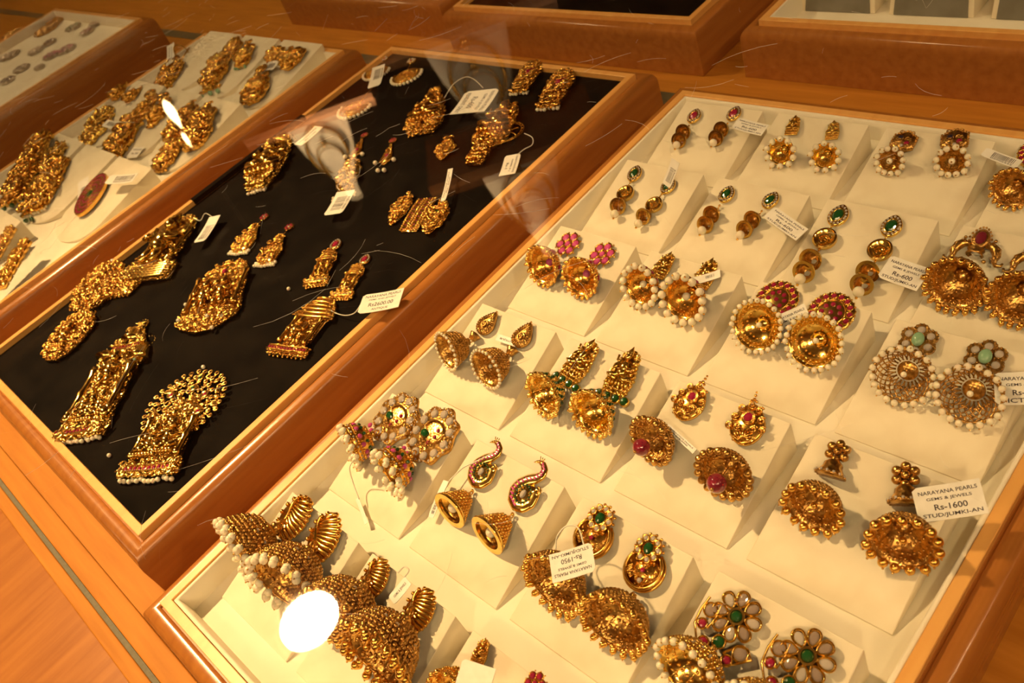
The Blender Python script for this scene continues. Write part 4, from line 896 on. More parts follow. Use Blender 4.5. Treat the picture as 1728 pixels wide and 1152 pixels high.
pend('dense rounded gold earring with a stray pearl at its top', (188, 452), (150, 524), 38,
     ornate([(0, 0.5), (0.12, 0.8), (0.35, 1.0), (0.65, 1.0), (0.88, 0.8), (1, 0.4)], 1, 'gold', n=200, s=0.05, seed=14, thick=3.0, extra=lambda e, o, D, w, m: bead(e, 'pearl', (0.1 * w, D * 0.08, 3), 1.6)), cat='earring', name='gold_earring')
pend('small gold flower cluster piece touching the base of the standing deity pendant', (232, 455), (200, 502), 30,
     ornate([(0, 0.5), (0.2, 0.9), (0.6, 1.0), (1, 0.7)], 1, 'gold', n=110, s=0.06, seed=15, thick=2.4, stones=[(0, 0.3, 0.07, 'ruby'), (0.4, 0.4, 0.05, 'ruby'), (-0.4, 0.4, 0.05, 'ruby')], fr=(1.0, 0.8, 6, 0.7, 'gold')), cat='earring', name='gold_earring')
pend('hollow gold goddess pendant with beaded edge and gold ball fringe, under a standing tag', (480, 240), (436, 322), 27,
     ornate([(0, 0.6), (0.08, 0.9), (0.2, 0.75), (0.5, 1.0), (0.8, 0.85), (0.9, 0.7), (1, 0.5)], 1, 'bright_gold', n=140, s=0.05, figs=[(0, 0.78, 0.62, True)], fr=(0.98, 0.6, 6, 1.2, 'pearl', 0, 1.5, 2), seed=16, thick=3.2))
pend('gold teardrop goddess pendant tied with string to a large white tag', (740, 160), (712, 228), 28,
     ornate([(0, 0.15), (0.15, 0.4), (0.4, 0.75), (0.7, 1.0), (0.88, 0.95), (1, 0.6)], 1, 'gold', n=150, s=0.05, figs=[(0, 0.8, 0.6, True)], fr=(0.98, 0.85, 7, 0.95, 'gold', 0, 0.8), seed=17, thick=3.0))
def pring(e, o, D, w, m):
    g = G()
    for R_ in (1.0, 0.86): g.ring((w * 0.9, -D * 0.5, 2.2), w * R_, 0.35, n=26)
    for x, y, _ in circ(20, w * 0.93): g.sph((x + w * 0.9, y - D * 0.5, 2.6), 0.55)
    for k in range(9): g.beads(circ(6, w * 0.1 + k * w * 0.07, a0=k, c=(w * 0.9, -D * 0.5, 2)), 0.5)
    g.obj('side_ring', m, e)
pend('large gold pendant with peacock ring at its side and a trailing tail, near right rim', (866, 182), (802, 280), 26,
     ornate([(0, 0.25), (0.12, 0.6), (0.3, 0.8), (0.55, 1.05), (0.68, 0.9), (0.74, 0.4), (0.86, 0.5), (1, 0.45)], 1, 'gold', n=170, s=0.04, figs=[(0, 0.55, 0.5, True)], fr=(0.66, 0.95, 8, 0.8, 'pearl'), extra=pring, seed=18, thick=2.8))
pend('domed oval gold earring with white pearl fringe at the back right', (905, 114), (876, 160), 15,
     ornate([(0, 0.7), (0.15, 1.0), (0.6, 1.0), (0.8, 0.8), (1, 0.9)], 1, 'gold', n=80, s=0.07, fr=(0.9, 1.1, 6, 1.15, 'pearl', 0, 1.2, 2), seed=19, thick=3.2, stones=[(0, 0.3, 0.12, 'ruby')]), ((957, 130), (925, 186)), 'earring', 'gold_earring')
def chand(e, D, R):
    stud_flower(e, R * 0.36, 6, 'crystal', 'ruby', 'gold'); g = G(); c = (0, -D, 0)
    for q, t in ((1.0, 0.35), (0.8, 0.3), (0.55, 0.3)): g.tube([(q * R * math.cos(a), -D + q * R * math.sin(a), 1.6) for a in np.linspace(math.pi * 0.85, math.pi * 2.15, 22)], R * 0.04, n=6)
    g.lathe([(0.01, 0.4), (R * 0.95, 0.4), (R * 0.95, 1.2), (0.01, 1.4)], c, 28)
    for a in np.linspace(math.pi * 0.9, math.pi * 2.1, 15):
        g.ell((R * 0.78 * math.cos(a), -D + R * 0.78 * math.sin(a), 1.6), (R * 0.13, R * 0.06, 0.6), a, ICO1); g.ell((R * 0.55 * math.cos(a), -D + R * 0.55 * math.sin(a), 1.6), (R * 0.11, R * 0.05, 0.6), a, ICO1)
    relief(g, [(x, y - D + R * 0.15) for x, y, _ in circ(14, R * 0.42)], 1.4, 22, R * 0.12, 5)
    o = g.obj('crescent', 'gold', e); link(e, (0, -R * 0.3, 1), (0, -D + R * 0.8, 1.2))
    for a in np.linspace(math.pi * 0.95, math.pi * 2.05, 15): bead(e, 'pearl', (R * 1.12 * math.cos(a), -D + R * 1.12 * math.sin(a), R * 0.11), R * 0.11)
pend('small gold crescent earring edged with pearls, back left corner of the velvet', (650, 101), (636, 124), 19, chand, ((695, 105), (687, 130)), 'earring', 'gold_earring')
pend('larger gold crescent pendant edged with pearls, tag tied at its stud', (633, 145), (600, 185), 24, chand)
def cluster4(e, D, R):
    stud_flower(e, R * 0.45, 7, 'ruby', 'ruby', 'gold'); g = G(); relief(g, [(0, -R * 0.5), (R * 0.75, -D * 0.9), (0, -D * 1.15), (-R * 0.75, -D * 0.9)], 0.8, 34, R * 0.12, 4)
    g.plate([(0, -R * 0.5), (R * 0.7, -D * 0.9), (0, -D * 1.1), (-R * 0.7, -D * 0.9)], 0.3, 1.2, 0.3); o = g.obj('body', 'gold', e)
    stone(o, 'ruby', (0, -D * 0.7, 1.4), R * 0.2, R * 0.3)
    for x, y in ((-1.0, -0.95), (-0.35, -1.35), (0.35, -1.4), (1.0, -1.0)): bead(e, 'pearl', (x * R, y * D, R * 0.22), R * 0.22)
pend('gold drop earring with round stud and four round pearls, centre of the velvet', (616, 230), (598, 266), 15, cluster4, ((664, 239), (650, 276)), 'earring', 'gold_earring')
pend('pierced gold paisley pendant with pearls hidden under a barcode tag', (600, 272), (583, 330), 14,
     ornate([(0, 0.15), (0.3, 0.85), (0.6, 1.0), (0.85, 0.7), (1, 0.3)], 1, 'antique_gold', n=60, s=0.07, fr=(1.0, 1.6, 5, 1.1, 'pearl', 0, 1.0, 2), seed=21, thick=1.6))
pend('small diamond-shaped gold granule piece with ruby centre, alone near right rim', (760, 238), (745, 272), 15,
     ornate([(0, 0.1), (0.5, 1.0), (1, 0.1)], 1, 'gold', n=60, s=0.085, seed=22, thick=1.4, loop=False, stones=[(0, 0.45, 0.08, 'ruby')]))
pend('leaf-shaped granulated gold piece with green dot, left of the striped band', (694, 332), (661, 381), 13,
     ornate([(0, 0.1), (0.3, 0.85), (0.6, 1.0), (1, 0.1)], 1, 'gold', n=70, s=0.065, seed=23, thick=1.4, stones=[(-0.2, 0.45, 0.06, 'emerald')]))
def stripes(e, D, R):
    g = G(); g.plate([(-R, 0), (R, 0), (R * 1.05, -D * 0.5), (R * 0.8, -D), (-R * 0.8, -D), (-R * 1.05, -D * 0.5)], 0.3, 1.2, 0.3); n = 7
    for k in range(n):
        x = (k - (n - 1) / 2) * R * 0.3
        if k % 3 != 1: g.beads([(x, -t * D, 1.4 + 0.9 * math.sin(math.pi * t)) for t in np.linspace(0.04, 0.96, 18)], R * 0.13)
        else: g.tube([(x, -t * D, 1.2 + 0.9 * math.sin(math.pi * t)) for t in np.linspace(0.02, 0.98, 12)], R * 0.09)
    o = g.obj('band', 'bright_gold', e)
    for k in (1, 4):
        for t in np.linspace(0.06, 0.94, 9): stone(o, 'ruby', ((k - 3) * R * 0.3, -t * D, 1.4 + 0.9 * math.sin(math.pi * t)), R * 0.1, None, 0.5)
pend('curved gold band of beaded stripes with thin ruby rows', (724, 336), (690, 393), 17, stripes)
pend('pierced gold leaf piece with one green stone, right of the striped band', (752, 344), (723, 396), 17,
     ornate([(0, 0.15), (0.3, 0.95), (0.65, 0.9), (1, 0.1)], 1, 'gold', n=70, s=0.075, seed=24, thick=1.3, stones=[(-0.1, 0.4, 0.1, 'emerald')]))
def chandelier(e, D, R):
    stud_flower(e, R * 0.42, 6, 'ruby', 'crystal', 'gold')
    P = [(0, -D * 0.22), (R * 0.35, -D * 0.4), (R * 0.8, -D * 0.62), (R * 0.75, -D * 0.92), (0, -D), (-R * 0.75, -D * 0.92), (-R * 0.8, -D * 0.62), (-R * 0.35, -D * 0.4)]
    g = G(); g.plate(P, 0.4, 1.0, 0.3); relief(g, P, 1.4, 60, R * 0.22, 6, up=1.6); g.v = g.v; g.beads([(x, y, 1.8) for x, y in resample(P, R * 0.2)], R * 0.1); g.obj('body', 'gold', e)
    link(e, (0, -R * 0.3, 1), (0, -D * 0.25, 1.4)); fringe(e, -D * 0.9, R * 2.1, 8, R * 0.13, 'pearl', R * 0.1, 0.8, 2)
pend('gold chandelier earring with pearl-tipped fringe, beside the barcode tag', (447, 368), (403, 430), 19, chandelier, ((489, 385), (447, 450)), 'earring', 'gold_earring')
def pavj(e, D, R):
    stud_oval(e, R * 0.5, R * 0.62, 'ruby', 'gold', 'crystal')
    b = ornate([(0, 0.1), (0.1, 0.5), (0.3, 0.8), (0.36, 0.62), (0.8, 0.6), (0.84, 1.0), (1, 1.0)], 1, 'gold', n=50, s=0.05, roof=(0.04, 0.32, 0.3, 0.8), pillars=(0.36, 0.82, 0.55), band=[(0.92, 1.0, 8, 'crystal')], fr=(1.0, 0.9, 7, 0.9, 'gold'), seed=25, thick=2.2, figs=[(0, 0.82, 0.4, False)])
    x = empty('pavilion'); x.parent = e; x.location = (0, -R * 0.75 * 0.001, 0); b(x, D - R * 0.75, R)
pend('gold pavilion drop earring with oval ruby stud, near the Rs2600 tag', (568, 415), (534, 484), 20, pavj, ((617, 440), (576, 506)), 'earring', 'gold_earring')
for px, py, t in ((487, 487, 'loose white pearl lying between the shrine pendant and the small pavilion earrings'), (343, 619, 'loose white pearl lying above the peacock-fan pendant'), (184, 768, 'loose white pearl by the foot of the tall temple pendant')):
    o = bpy.data.objects.new('loose_pearl', shared('bead', 'pearl')); COL.objects.link(o); o.location = at(px, py, W(0, 0, -0.0138) + UP * 0.0011, UP); o.scale = (0.0012,) * 3; tag(o, t, 'pearl')
# corner of the velvet folded over the left lip
vf = G().box((-2.3035, 0.62, -0.0128), (-2.2840, 1.045, 0.0012)); vf.xf(t=(1.815, -0.686, 0.138)); vf.obj('velvet_fold', 'black_velvet', tb, scale=U, smooth=False)
# ------------------------------------------------------------------ left tray: rounded pads with pendant sets
PW, PL, PH = 0.255, 0.325, 0.06
PX = [-3.405, -3.125, -2.85]; PY = [1.05, 0.69, 0.335, -0.02]
def pad_obj():
    out = [(-PW / 2 + PW * 0.02, PL), ] + [(PW / 2 * math.cos(a) * -1, PW * 0.42 - PW * 0.42 * math.sin(a)) for a in np.linspace(0, math.pi, 18)] + [(PW / 2 - PW * 0.02, PL)]
    V = [(x, y, 0) for x, y in out] + [(x, y, 0.003 + PH * y / PL) for x, y in out]; n = len(out)
    F = [tuple(range(n - 1, -1, -1)), tuple(range(n, 2 * n))] + [(k, (k + 1) % n, n + (k + 1) % n, n + k) for k in range(n)]
    o = G().add(V, F).obj('rounded_pad', 'cream_felt', scale=U, smooth=False); bevel(o, 0.0006, 2, 50); return o
PN = [['with the clip-tagged cluster', 'with the green-beaded oval set', 'with the dark-stone earring set'], ['with two small pieces and a striped leaf pendant', 'with the fish-shaped pendant', 'with red drop earrings and green cluster'], ['with the dark green beaded set', 'with the large scalloped pendant', 'with the ruby oval disc'], ['hidden at the front left corner', 'with two long gold link earrings', 'empty by the middle tray']]
PN = [['under the clip-backed cluster pendant', 'under the green-beaded oval pendant', 'under the dark-stone earrings'], ['under the leaf pendant', 'under the fish-tail pendant', 'under the red drop earrings'], ['under the dark green beaded pendant', 'under the large scalloped pendant', 'under the ruby oval disc'], [None, 'under the long link earrings', None]]
pp = None; PADN = Vector((0, -PH, PL)).normalized()
for r in range(4):
    for c in range(3):
        if not PN[r][c]: continue
        o = pad_obj() if pp is None else pp.copy()
        if pp is None: pp = o
        else: COL.objects.link(o)
        o.location = W(PX[c] + PW / 2, PY[r], ZF + 0.0003); tag(o, 'cream rounded felt pad ' + PN[r][c] + ' in the left tray', 'display pad', 'rounded pads in the left tray')
def pad_surf(r): return (W(-3, PY[r - 1], ZF + 0.0038), PADN)
LG = 'pendants and earrings in the left tray'
def lp(label, r, top, bot, hw, build, second=None, cat='pendant', base=0.0): return pend(label, top, bot, hw, build, second, cat, 'gold_pendant' if cat == 'pendant' else 'gold_earring', pad_surf(r), LG, base)
def O(shape='oval', m='gold', n=90, s=0.07, **kw):
    s *= 1.5; n = int(n * 0.9)
    sh = {'oval': [(0, 0.3), (0.15, 0.8), (0.45, 1.0), (0.75, 0.85), (1, 0.35)], 'drop': [(0, 0.12), (0.3, 0.5), (0.6, 0.95), (0.85, 0.95), (1, 0.5)], 'long': [(0, 0.5), (0.3, 0.7), (0.6, 0.9), (1, 0.8)]}[shape]
    return ornate(sh, 1, m, n=n, s=s, **kw)
def clip(e, o, D, w, m):
    g = G().ring((0, D * 0.35, 4), D * 0.22, 0.7, (1, 0, 0.3), n=18); g.tube([(w * 0.2, 0, 2), (w * 0.6, D * 0.5, 3)], 0.8); g.obj('clip', 'antique_gold', e)
lp('gold cluster pendant with loop clip and upright tag, back left of the left tray', 1, (303, 108), (280, 150), 18, O('oval', fr=(0.98, 0.9, 6, 1.3, 'gold', 0, 1.5, 2), extra=clip, seed=31, thick=3.5))
def greenbeads(n, r, m='jade', w=1.0, t=1.05): return lambda e, o, D, ww, mm: [bead(e, m, ((k - (n - 1) / 2) * 2 * ww * w / n, -t * D - (k % 2) * r * 0.6, r), r) for k in range(n)]
lp('tiny oval gold piece with green beads above the large green-beaded oval', 1, (404, 74), (386, 102), 11, O('oval', n=50, s=0.1, seed=32, extra=greenbeads(2, 1.4)))
lp('large oval gold pendant with concentric rings and green bead fringe', 1, (380, 100), (356, 152), 18, O('oval', n=110, fr=(0.95, 1.2, 7, 1.2, 'gold', 0, 1.2, 2), extra=greenbeads(4, 2.3, w=1.7, t=1.2), seed=33, thick=3))
lp('narrow gold drop earring with green beads, right of the large green-beaded oval', 1, (428, 80), (408, 114), 10, O('drop', n=50, s=0.09, extra=greenbeads(4, 1.5, w=1.4), seed=34), None, 'earring')
lp('gold earring with round stud and dark stones, back right corner of the left tray', 1, (471, 86), (462, 108), 14, O('oval', n=40, s=0.14, stones=[(0, 0.3, 0.2, 'ruby'), (0.3, 0.6, 0.12, 'navy_stone')], seed=35), ((505, 88), (488, 118)), 'earring')
lp('gold drop pendant set with navy blue stones under a barcode tag', 1, (452, 122), (428, 176), 16, O('drop', n=80, stones=[(-0.3, 0.35, 0.07, 'navy_stone'), (0.4, 0.4, 0.07, 'navy_stone'), (0.1, 0.2, 0.06, 'navy_stone'), (-0.2, 0.65, 0.06, 'navy_stone'), (0.2, 0.7, 0.06, 'navy_stone')], fr=(0.95, 0.9, 4, 1.3, 'gold', 0, 1.5), seed=36, thick=3))
lp('small gold bud earring by the left rim, above the leaf pendant', 2, (215, 142), (195, 170), 10, O('drop', n=45, s=0.1, seed=37), ((240, 148), (216, 174)), 'earring')
lp('gold bunch earring with short ball fringe, next to the flame-like reflection', 2, (266, 164), (238, 202), 12, O('drop', n=60, s=0.09, fr=(0.95, 1, 5, 0.9, 'gold', 0, 1, 2), seed=38), ((288, 170), (260, 210)), 'earring')
lp('gold striped leaf pendant with smooth stem and barcode tag', 2, (188, 186), (146, 250), 20, O('oval', 'bright_gold', n=60, s=0.06, seed=39, thick=3))
lp('gold fish-tail pendant with ball fringe, centre of the left tray', 2, (232, 205), (196, 268), 19, O('long', 'gold', n=110, fr=(0.97, 0.9, 7, 1.3, 'gold', 0, 1.4, 2), extra=lambda e, o, D, w, m: G().lathe([(0.01, 2), (w * 0.35, 2), (w * 0.5, 5), (w * 0.42, 5), (0.01, 3)], (w * 1.2, -D * 0.25, 0), 3).obj('tail_fin', 'bright_gold', e, smooth=False), seed=40, thick=3.5))
lp('red and gold drop earring with rounded base, right side of the left tray', 2, (333, 182), (292, 240), 17, O('drop', n=70, stones=[(0, 0.45, 0.06, 'ruby'), (-0.4, 0.65, 0.06, 'ruby'), (0.4, 0.65, 0.06, 'ruby'), (0, 0.75, 0.06, 'emerald'), (0.2, 0.25, 0.04, 'ruby')], seed=41, thick=3), ((361, 188), (329, 254)), 'earring')
lp('round gold cluster pendant set with red and green stones beside the rim', 2, (300, 248), (272, 290), 18, O('oval', n=70, s=0.08, stones=[(x, y, 0.09, q) for x, y, q in ((0, 0.3, 'emerald'), (-0.5, 0.45, 'emerald'), (0.5, 0.4, 'ruby'), (0, 0.55, 'ruby'), (-0.3, 0.75, 'ruby'), (0.35, 0.7, 'emerald'), (0.7, 0.6, 'emerald'))], fr=(0.95, 1, 5, 1.4, 'gold', 0, 1.2), seed=42, thick=3))
lp('long gold pendant with dark green bead drops, left edge of the picture', 3, (80, 236), (28, 342), 20, O('long', n=110, s=0.045, fr=(0.6, 1.2, 5, 1.6, 'gold', 0, 1.4), extra=greenbeads(3, 2.4, 'emerald', 1.3), seed=43, thick=3), base=2.5)
lp('smooth gold teardrop earring with dark green beads beside the long pendant', 3, (110, 246), (80, 292), 14, O('oval', 'bright_gold', n=50, s=0.07, extra=greenbeads(4, 2.0, 'emerald', 1.2), seed=44, thick=3), None, 'earring')
lp('large scalloped gold pendant with curled top, pearl and green bead fringe', 3, (106, 278), (60, 360), 28, O('long', n=150, s=0.05, fr=(0.95, 0.95, 9, 1.4, 'pearl', 0.5, 1.2, 2), extra=greenbeads(2, 2.2, 'emerald', 0.5, 1.15), seed=45, thick=2.6))
def rubydisc(e, D, R):
    g = G(); cy = -D / 2; g.lathe([(0.01, 0.4), (1, 0.4), (1, 0.9), (0.8, 1.0), (0.01, 1.15)], n=40); g.v = [v * np.array([R, D / 2, 4.5]) for v in g.v]
    for q in (1.0, 0.78, 0.55, 0.3): g.ring((0, 0, 4.4 + (1 - q) * 0.9), R * q * 0.97, R * 0.03, n=40, ry=D / 2 * q * 0.97)
    g.xf(t=(0, cy, 0)); o = g.obj('disc', 'gold', e, edge=50)
    for q, n in ((0.88, 26), (0.67, 20), (0.43, 13)):
        for k in range(n):
            a = 2 * math.pi * k / n; stone(o, 'ruby', (R * q * math.cos(a), cy + D / 2 * q * math.sin(a), 4.3 + (1 - q) * 0.8), R * 0.09, R * 0.13, 0.7, rot=a)
    stone(o, 'emerald', (0, cy, 4.8), R * 0.2, R * 0.3, 1.0)
lp('ruby-covered oval disc pendant with green centre stone, beside two barcode tags', 3, (178, 298), (140, 368), 25, rubydisc)
def links(e, D, R):
    g = G(); n = 7
    for k in range(n):
        y = -(k + 0.5) * D / n; s = R * (0.6 + 0.4 * k / n); g.plate([(-s, y - D / n * 0.4), (s, y - D / n * 0.4), (s, y + D / n * 0.4), (-s, y + D / n * 0.4)], 0.3, 4, 0.8); relief(g, [(-s, y - D / n * 0.45), (s, y - D / n * 0.45), (s, y + D / n * 0.45), (-s, y + D / n * 0.45)], 3.8, 12, R * 0.22, k)
    g.obj('link_plaque', 'gold', e)
lp('long blocky gold link earring on the front pad at the left picture edge', 4, (25, 388), (-20, 462), 15, links, ((50, 410), (0, 492)), 'earring')
# ------------------------------------------------------------------ far left tray: dull crystal pieces
FG = 'crystal pieces in the dim far-left tray'
fs = flat(0.12 + ZF + 0.001); DL = ['near the back corner', 'right of the reddish one', 'in the middle', 'by the tray rim', 'near the left edge', 'lowest, by the rim']
for i, (px, py, r, sm, m, t) in enumerate(((166, 40, 15, 'smoky_crystal', 'dull_silver', 'brown crystal brooch beside the small tag in the dim far-left tray'), (148, 56, 12, 'ruby', 'dull_silver', 'reddish crystal brooch below the brown one by the rim, far-left tray'), (100, 34, 22, 'ruby', 'antique_gold', 'wide dark red crystal cluster at the back of the far-left tray'),
        (80, 52, 20, 'smoky_crystal', 'antique_gold', 'dark brown crystal cluster in the middle of the far-left tray'), (85, 74, 11, 'navy_stone', 'dull_silver', 'round black stone brooch in the far-left tray'), (113, 86, 16, 'pink_ruby', 'dull_silver', 'pink oval stone brooch close to the far-left tray rim'), (22, 60, 18, 'smoky_crystal', 'antique_gold', 'brown scroll cluster at the left edge of the far-left tray'),
        (62, 88, 13, 'smoky_crystal', 'dull_silver', 'grey-violet stone brooch left of the rosy round one, far-left tray'), (88, 96, 14, 'pink_ruby', 'dull_silver', 'rosy round stone brooch below the black one, far-left tray'), (38, 118, 14, 'crystal', 'dull_silver', 'pale crystal brooch near the rim, lower part of the far-left tray'), (68, 116, 9, 'crystal', 'dull_silver', 'tiny pale green leaf brooch touching the far-left tray rim'), (14, 138, 13, 'navy_stone', 'dull_silver', 'dark round stone brooch, lowest one in the far-left tray'), (125, 48, 13, 'jade', 'dull_silver', 'pale olive brooch between the red cluster and reddish brooch, far-left tray'), (18, 96, 16, 'crystal', 'dull_silver', 'pale crystal flower brooch left of the grey-violet one, far-left tray'))):
    k = mmpp(px, py, fs); e = empty('crystal_brooch', frame(fs, px, py, px - 30, py + 20)[0]); f = stud_flower(e, r * k * 1.15, 7, sm, sm, m, 3.0); tag(e, t, 'brooch', FG)
# ------------------------------------------------------------------ top right tray: stands with grey fronts, gold drops over the edge
gp = None
for i, x0 in enumerate((-1.128, -0.905, -0.68, -0.455)):
    if gp is None:
        w = 0.19; g = G().add([(0, 0, 0), (w, 0, 0), (w, 0.2, 0), (0, 0.2, 0), (0.005, 0.012, 0.075), (w - 0.005, 0.012, 0.075), (w, 0.2, 0.012), (0, 0.2, 0.012)], [(0, 3, 2, 1), (4, 5, 6, 7), (1, 2, 6, 5), (2, 3, 7, 6), (3, 0, 4, 7), (0, 1, 5, 4)])
        gp = empty('grey_front_stand', Matrix.Translation(W(x0, 1.86, -0.0595))); b = g.obj('stand_body', 'cream_felt', gp, scale=U, smooth=False); bevel(b, 0.0006)
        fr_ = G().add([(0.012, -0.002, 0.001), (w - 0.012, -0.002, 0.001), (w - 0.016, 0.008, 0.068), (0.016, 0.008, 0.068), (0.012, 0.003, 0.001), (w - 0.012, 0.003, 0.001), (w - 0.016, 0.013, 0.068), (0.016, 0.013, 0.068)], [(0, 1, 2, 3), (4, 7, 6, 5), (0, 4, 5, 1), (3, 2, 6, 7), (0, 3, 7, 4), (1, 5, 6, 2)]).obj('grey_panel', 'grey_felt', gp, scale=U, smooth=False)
        o = gp
    else: o = copy_tree(gp); o.location = W(x0, 1.86, -0.0595)
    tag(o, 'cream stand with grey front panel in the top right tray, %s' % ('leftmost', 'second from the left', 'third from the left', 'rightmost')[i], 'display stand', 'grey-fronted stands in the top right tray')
dp = None; k = 0
for i, x0 in enumerate((-1.128, -0.905, -0.68, -0.455)):
    for dx in (0.06, 0.135):
        k += 1
        if dp is None:
            dp = empty('gold_drop_earring'); g = G(); relief(g, [(-4, 0), (4, 0), (5, 9), (-5, 9)], 1, 60, 1.2, 6); g.plate([(-4.5, 0), (4.5, 0), (5, 9), (-5, 9)], 0.2, 1.5); g.obj('body', 'gold', dp)
            G().lathe([(0.3, -11), (1.1, -4), (1.5, -2), (0.5, -0.5)], (0, -1.2, 0), 14).obj('tassel', 'gold', dp); o = dp
        else: o = copy_tree(dp)
        o.location = W(x0 + dx, 1.872, 0.0178); tag(o, 'gold drop earring hanging over the %s edge of the %s grey-fronted stand' % (('left', 'right')[k % 2 == 0], ('first', 'second', 'third', 'fourth')[i]), 'earring', 'drop earrings on the grey-fronted stands')
# ------------------------------------------------------------------ price tags
def text_mesh(s, h, w=None):
    c = bpy.data.curves.new('t', 'FONT'); c.body = s; c.size = 1; c.extrude = 0.012; c.offset = 0.014; c.resolution_u = 3; c.align_x = 'CENTER'; c.align_y = 'CENTER'
    o = bpy.data.objects.new('t', c); COL.objects.link(o); bpy.context.view_layer.update()
    me = bpy.data.meshes.new_from_object(o.evaluated_get(bpy.context.evaluated_depsgraph_get())); bpy.data.objects.remove(o)
    n = len(me.vertices); a = np.empty(n * 3); me.vertices.foreach_get('co', a); a = a.reshape(-1, 3)
    lo, hi = a.min(0), a.max(0); a -= (lo + hi) / 2; sx = w / max(hi[0] - lo[0], 1e-6) if w else h / (hi[1] - lo[1]); a[:, 0] *= sx; a[:, 1] *= h / (hi[1] - lo[1])
    F = [tuple(p.vertices) for p in me.polygons]; bpy.data.meshes.remove(me); return a, F
SHOP = lambda price, kind='STUD/JUMKI-AN': [('NARAYANA PEARLS', 0.80, 0.86, 0.11), ('GEMS & JEWELS', 0.60, 0.66, 0.11), (price, 0.37, 0.48, 0.17), (kind, 0.13, 0.86, 0.14)]
def price_tag(label, surf, TL, TR, BL, lift, lines=(), bar=None, string=None, notch=True, lift2=None, tab=None):
    o0, n = surf; pts = [at(*q, o0 + n * (l * 0.001), n) for q, l in ((TL, lift), (TR, lift2 if lift2 is not None else lift), (BL, lift))]
    x = (pts[1] - pts[0]); w = x.length * 1000; x.normalize(); y = pts[0] - pts[2]; y = y - x * y.dot(x); h = y.length * 1000; y.normalize(); z = x.cross(y)
    if z.z < 0: z = -z
    m = Matrix((x, y, x.cross(y))).transposed().to_4x4(); m.translation = (pts[1] + pts[2]) / 2
    e = empty('price_tag', m); c = h * 0.12; out = [(-w / 2 + c, -h / 2), (w / 2, -h / 2), (w / 2, h / 2), (-w / 2 + c, h / 2), (-w / 2, h / 2 - c), (-w / 2, -h / 2 + c)]
    nx = 14; V = []; F = []; bend = lambda u: 0.05 * w * (u * u) * 0.5
    for k in range(nx + 1):
        u = -1 + 2 * k / nx; hh = h / 2 * (1 - 0.2 * max(0, -u - 0.85) / 0.15)
        V += [(u * w / 2, -hh, bend(u)), (u * w / 2, hh, bend(u)), (u * w / 2, hh, bend(u) - 0.25), (u * w / 2, -hh, bend(u) - 0.25)]
    for k in range(nx):
        a, b = 4 * k, 4 * k + 4; F += [(a, b, b + 1, a + 1), (a + 1, b + 1, b + 2, a + 2), (a + 2, b + 2, b + 3, a + 3), (a + 3, b + 3, b, a)]
    F += [(0, 1, 2, 3), (4 * nx + 3, 4 * nx + 2, 4 * nx + 1, 4 * nx)]
    card = G().add(V, F)
    if (m.to_3x3() @ Vector((0, 0, 1))).z < 0: pass
    card.obj('card', 'tag_card', e, smooth=False)
    up = 1 if (m.to_3x3() @ Vector((0, 0, 1))).z > 0 else -1
    top = 0.05 if up > 0 else -0.3
    def lay(a):
        a = a.copy(); a[:, 2] = a[:, 2] * 0.6 + bend(a[:, 0] / (w / 2)) + top; return a
    if lines:
        g = G()
        for s, cy, fw, fh in lines:
            a, Ft = text_mesh(s, fh * h, fw * w); a[:, 1] += (cy - 0.5) * h
            a[:, 0] += 0.01 * w; g.add(lay(a), Ft)
        g.obj('printed_text', 'tag_ink', e, smooth=False)
    if bar:
        g = G(); R_ = random.Random(int(w * 97)); t = bar[0]
        while t < bar[1]:
            b = R_.uniform(0.008, 0.024); x0 = (t - 0.5) * w; x1 = x0 + b * w; y0 = (bar[2] - 0.5) * h; y1 = (bar[3] - 0.5) * h
            V = np.array([(x0, y0, 0), (x1, y0, 0), (x1, y1, 0), (x0, y1, 0), (x0, y0, .05), (x1, y0, .05), (x1, y1, .05), (x0, y1, .05)]); g.add(lay(V), [(0, 3, 2, 1), (4, 5, 6, 7), (0, 1, 5, 4), (1, 2, 6, 5), (2, 3, 7, 6), (3, 0, 4, 7)]); t += b + R_.uniform(0.01, 0.03)
        g.obj('barcode', 'tag_ink', e, smooth=False)
        if len(bar) > 4: 
            a, Ft = text_mesh(bar[4], 0.14 * h, (bar[1] - bar[0]) * w); a[:, 1] += (bar[2] - 0.62) * h; a[:, 0] += ((bar[0] + bar[1]) / 2 - 0.5) * w; G().add(lay(a), Ft).obj('printed_text', 'tag_ink', e, smooth=False)
    if string:
        inv = m.inverted(); P = [inv @ at(q[0], q[1], o0 + n * (q[2] * 0.001), n) * 1000 for q in string]
        cur = []
        for i in range(len(P) - 1):
            p0, p1, p2, p3 = P[max(i - 1, 0)], P[i], P[i + 1], P[min(i + 2, len(P) - 1)]
            for k in range(6):
                t = k / 6; cur.append(0.5 * ((2 * p1) + (-p0 + p2) * t + (2 * p0 - 5 * p1 + 4 * p2 - p3) * t * t + (-p0 + 3 * p1 - 3 * p2 + p3) * t ** 3))
        cur.append(P[-1]); G().tube([tuple(q) for q in cur], 0.28, n=6).obj('string', 'string', e)
    tag(e, label, 'price tag', 'white price tags')
    return e
ws = wedge_surf
price_tag('white Rs-600 price tag leaning by the red-stud double-bell earrings, back row', ws(1, 1), (1249, 199), (1299.7, 212), (1233, 216), 7, SHOP('Rs-600'))
price_tag('white Rs-600 price tag crossing the second row green-stud double-bell earring', ws(2, 2), (1311, 350.4), (1367.3, 389), (1286, 366), 9, SHOP('Rs-600'))
price_tag('white Rs-600 price tag beside the long medallion earring, bridging two wedges', ws(2, 3), (1502.8, 430.5), (1570.3, 453.6), (1482, 468), 9, SHOP('Rs-600'))
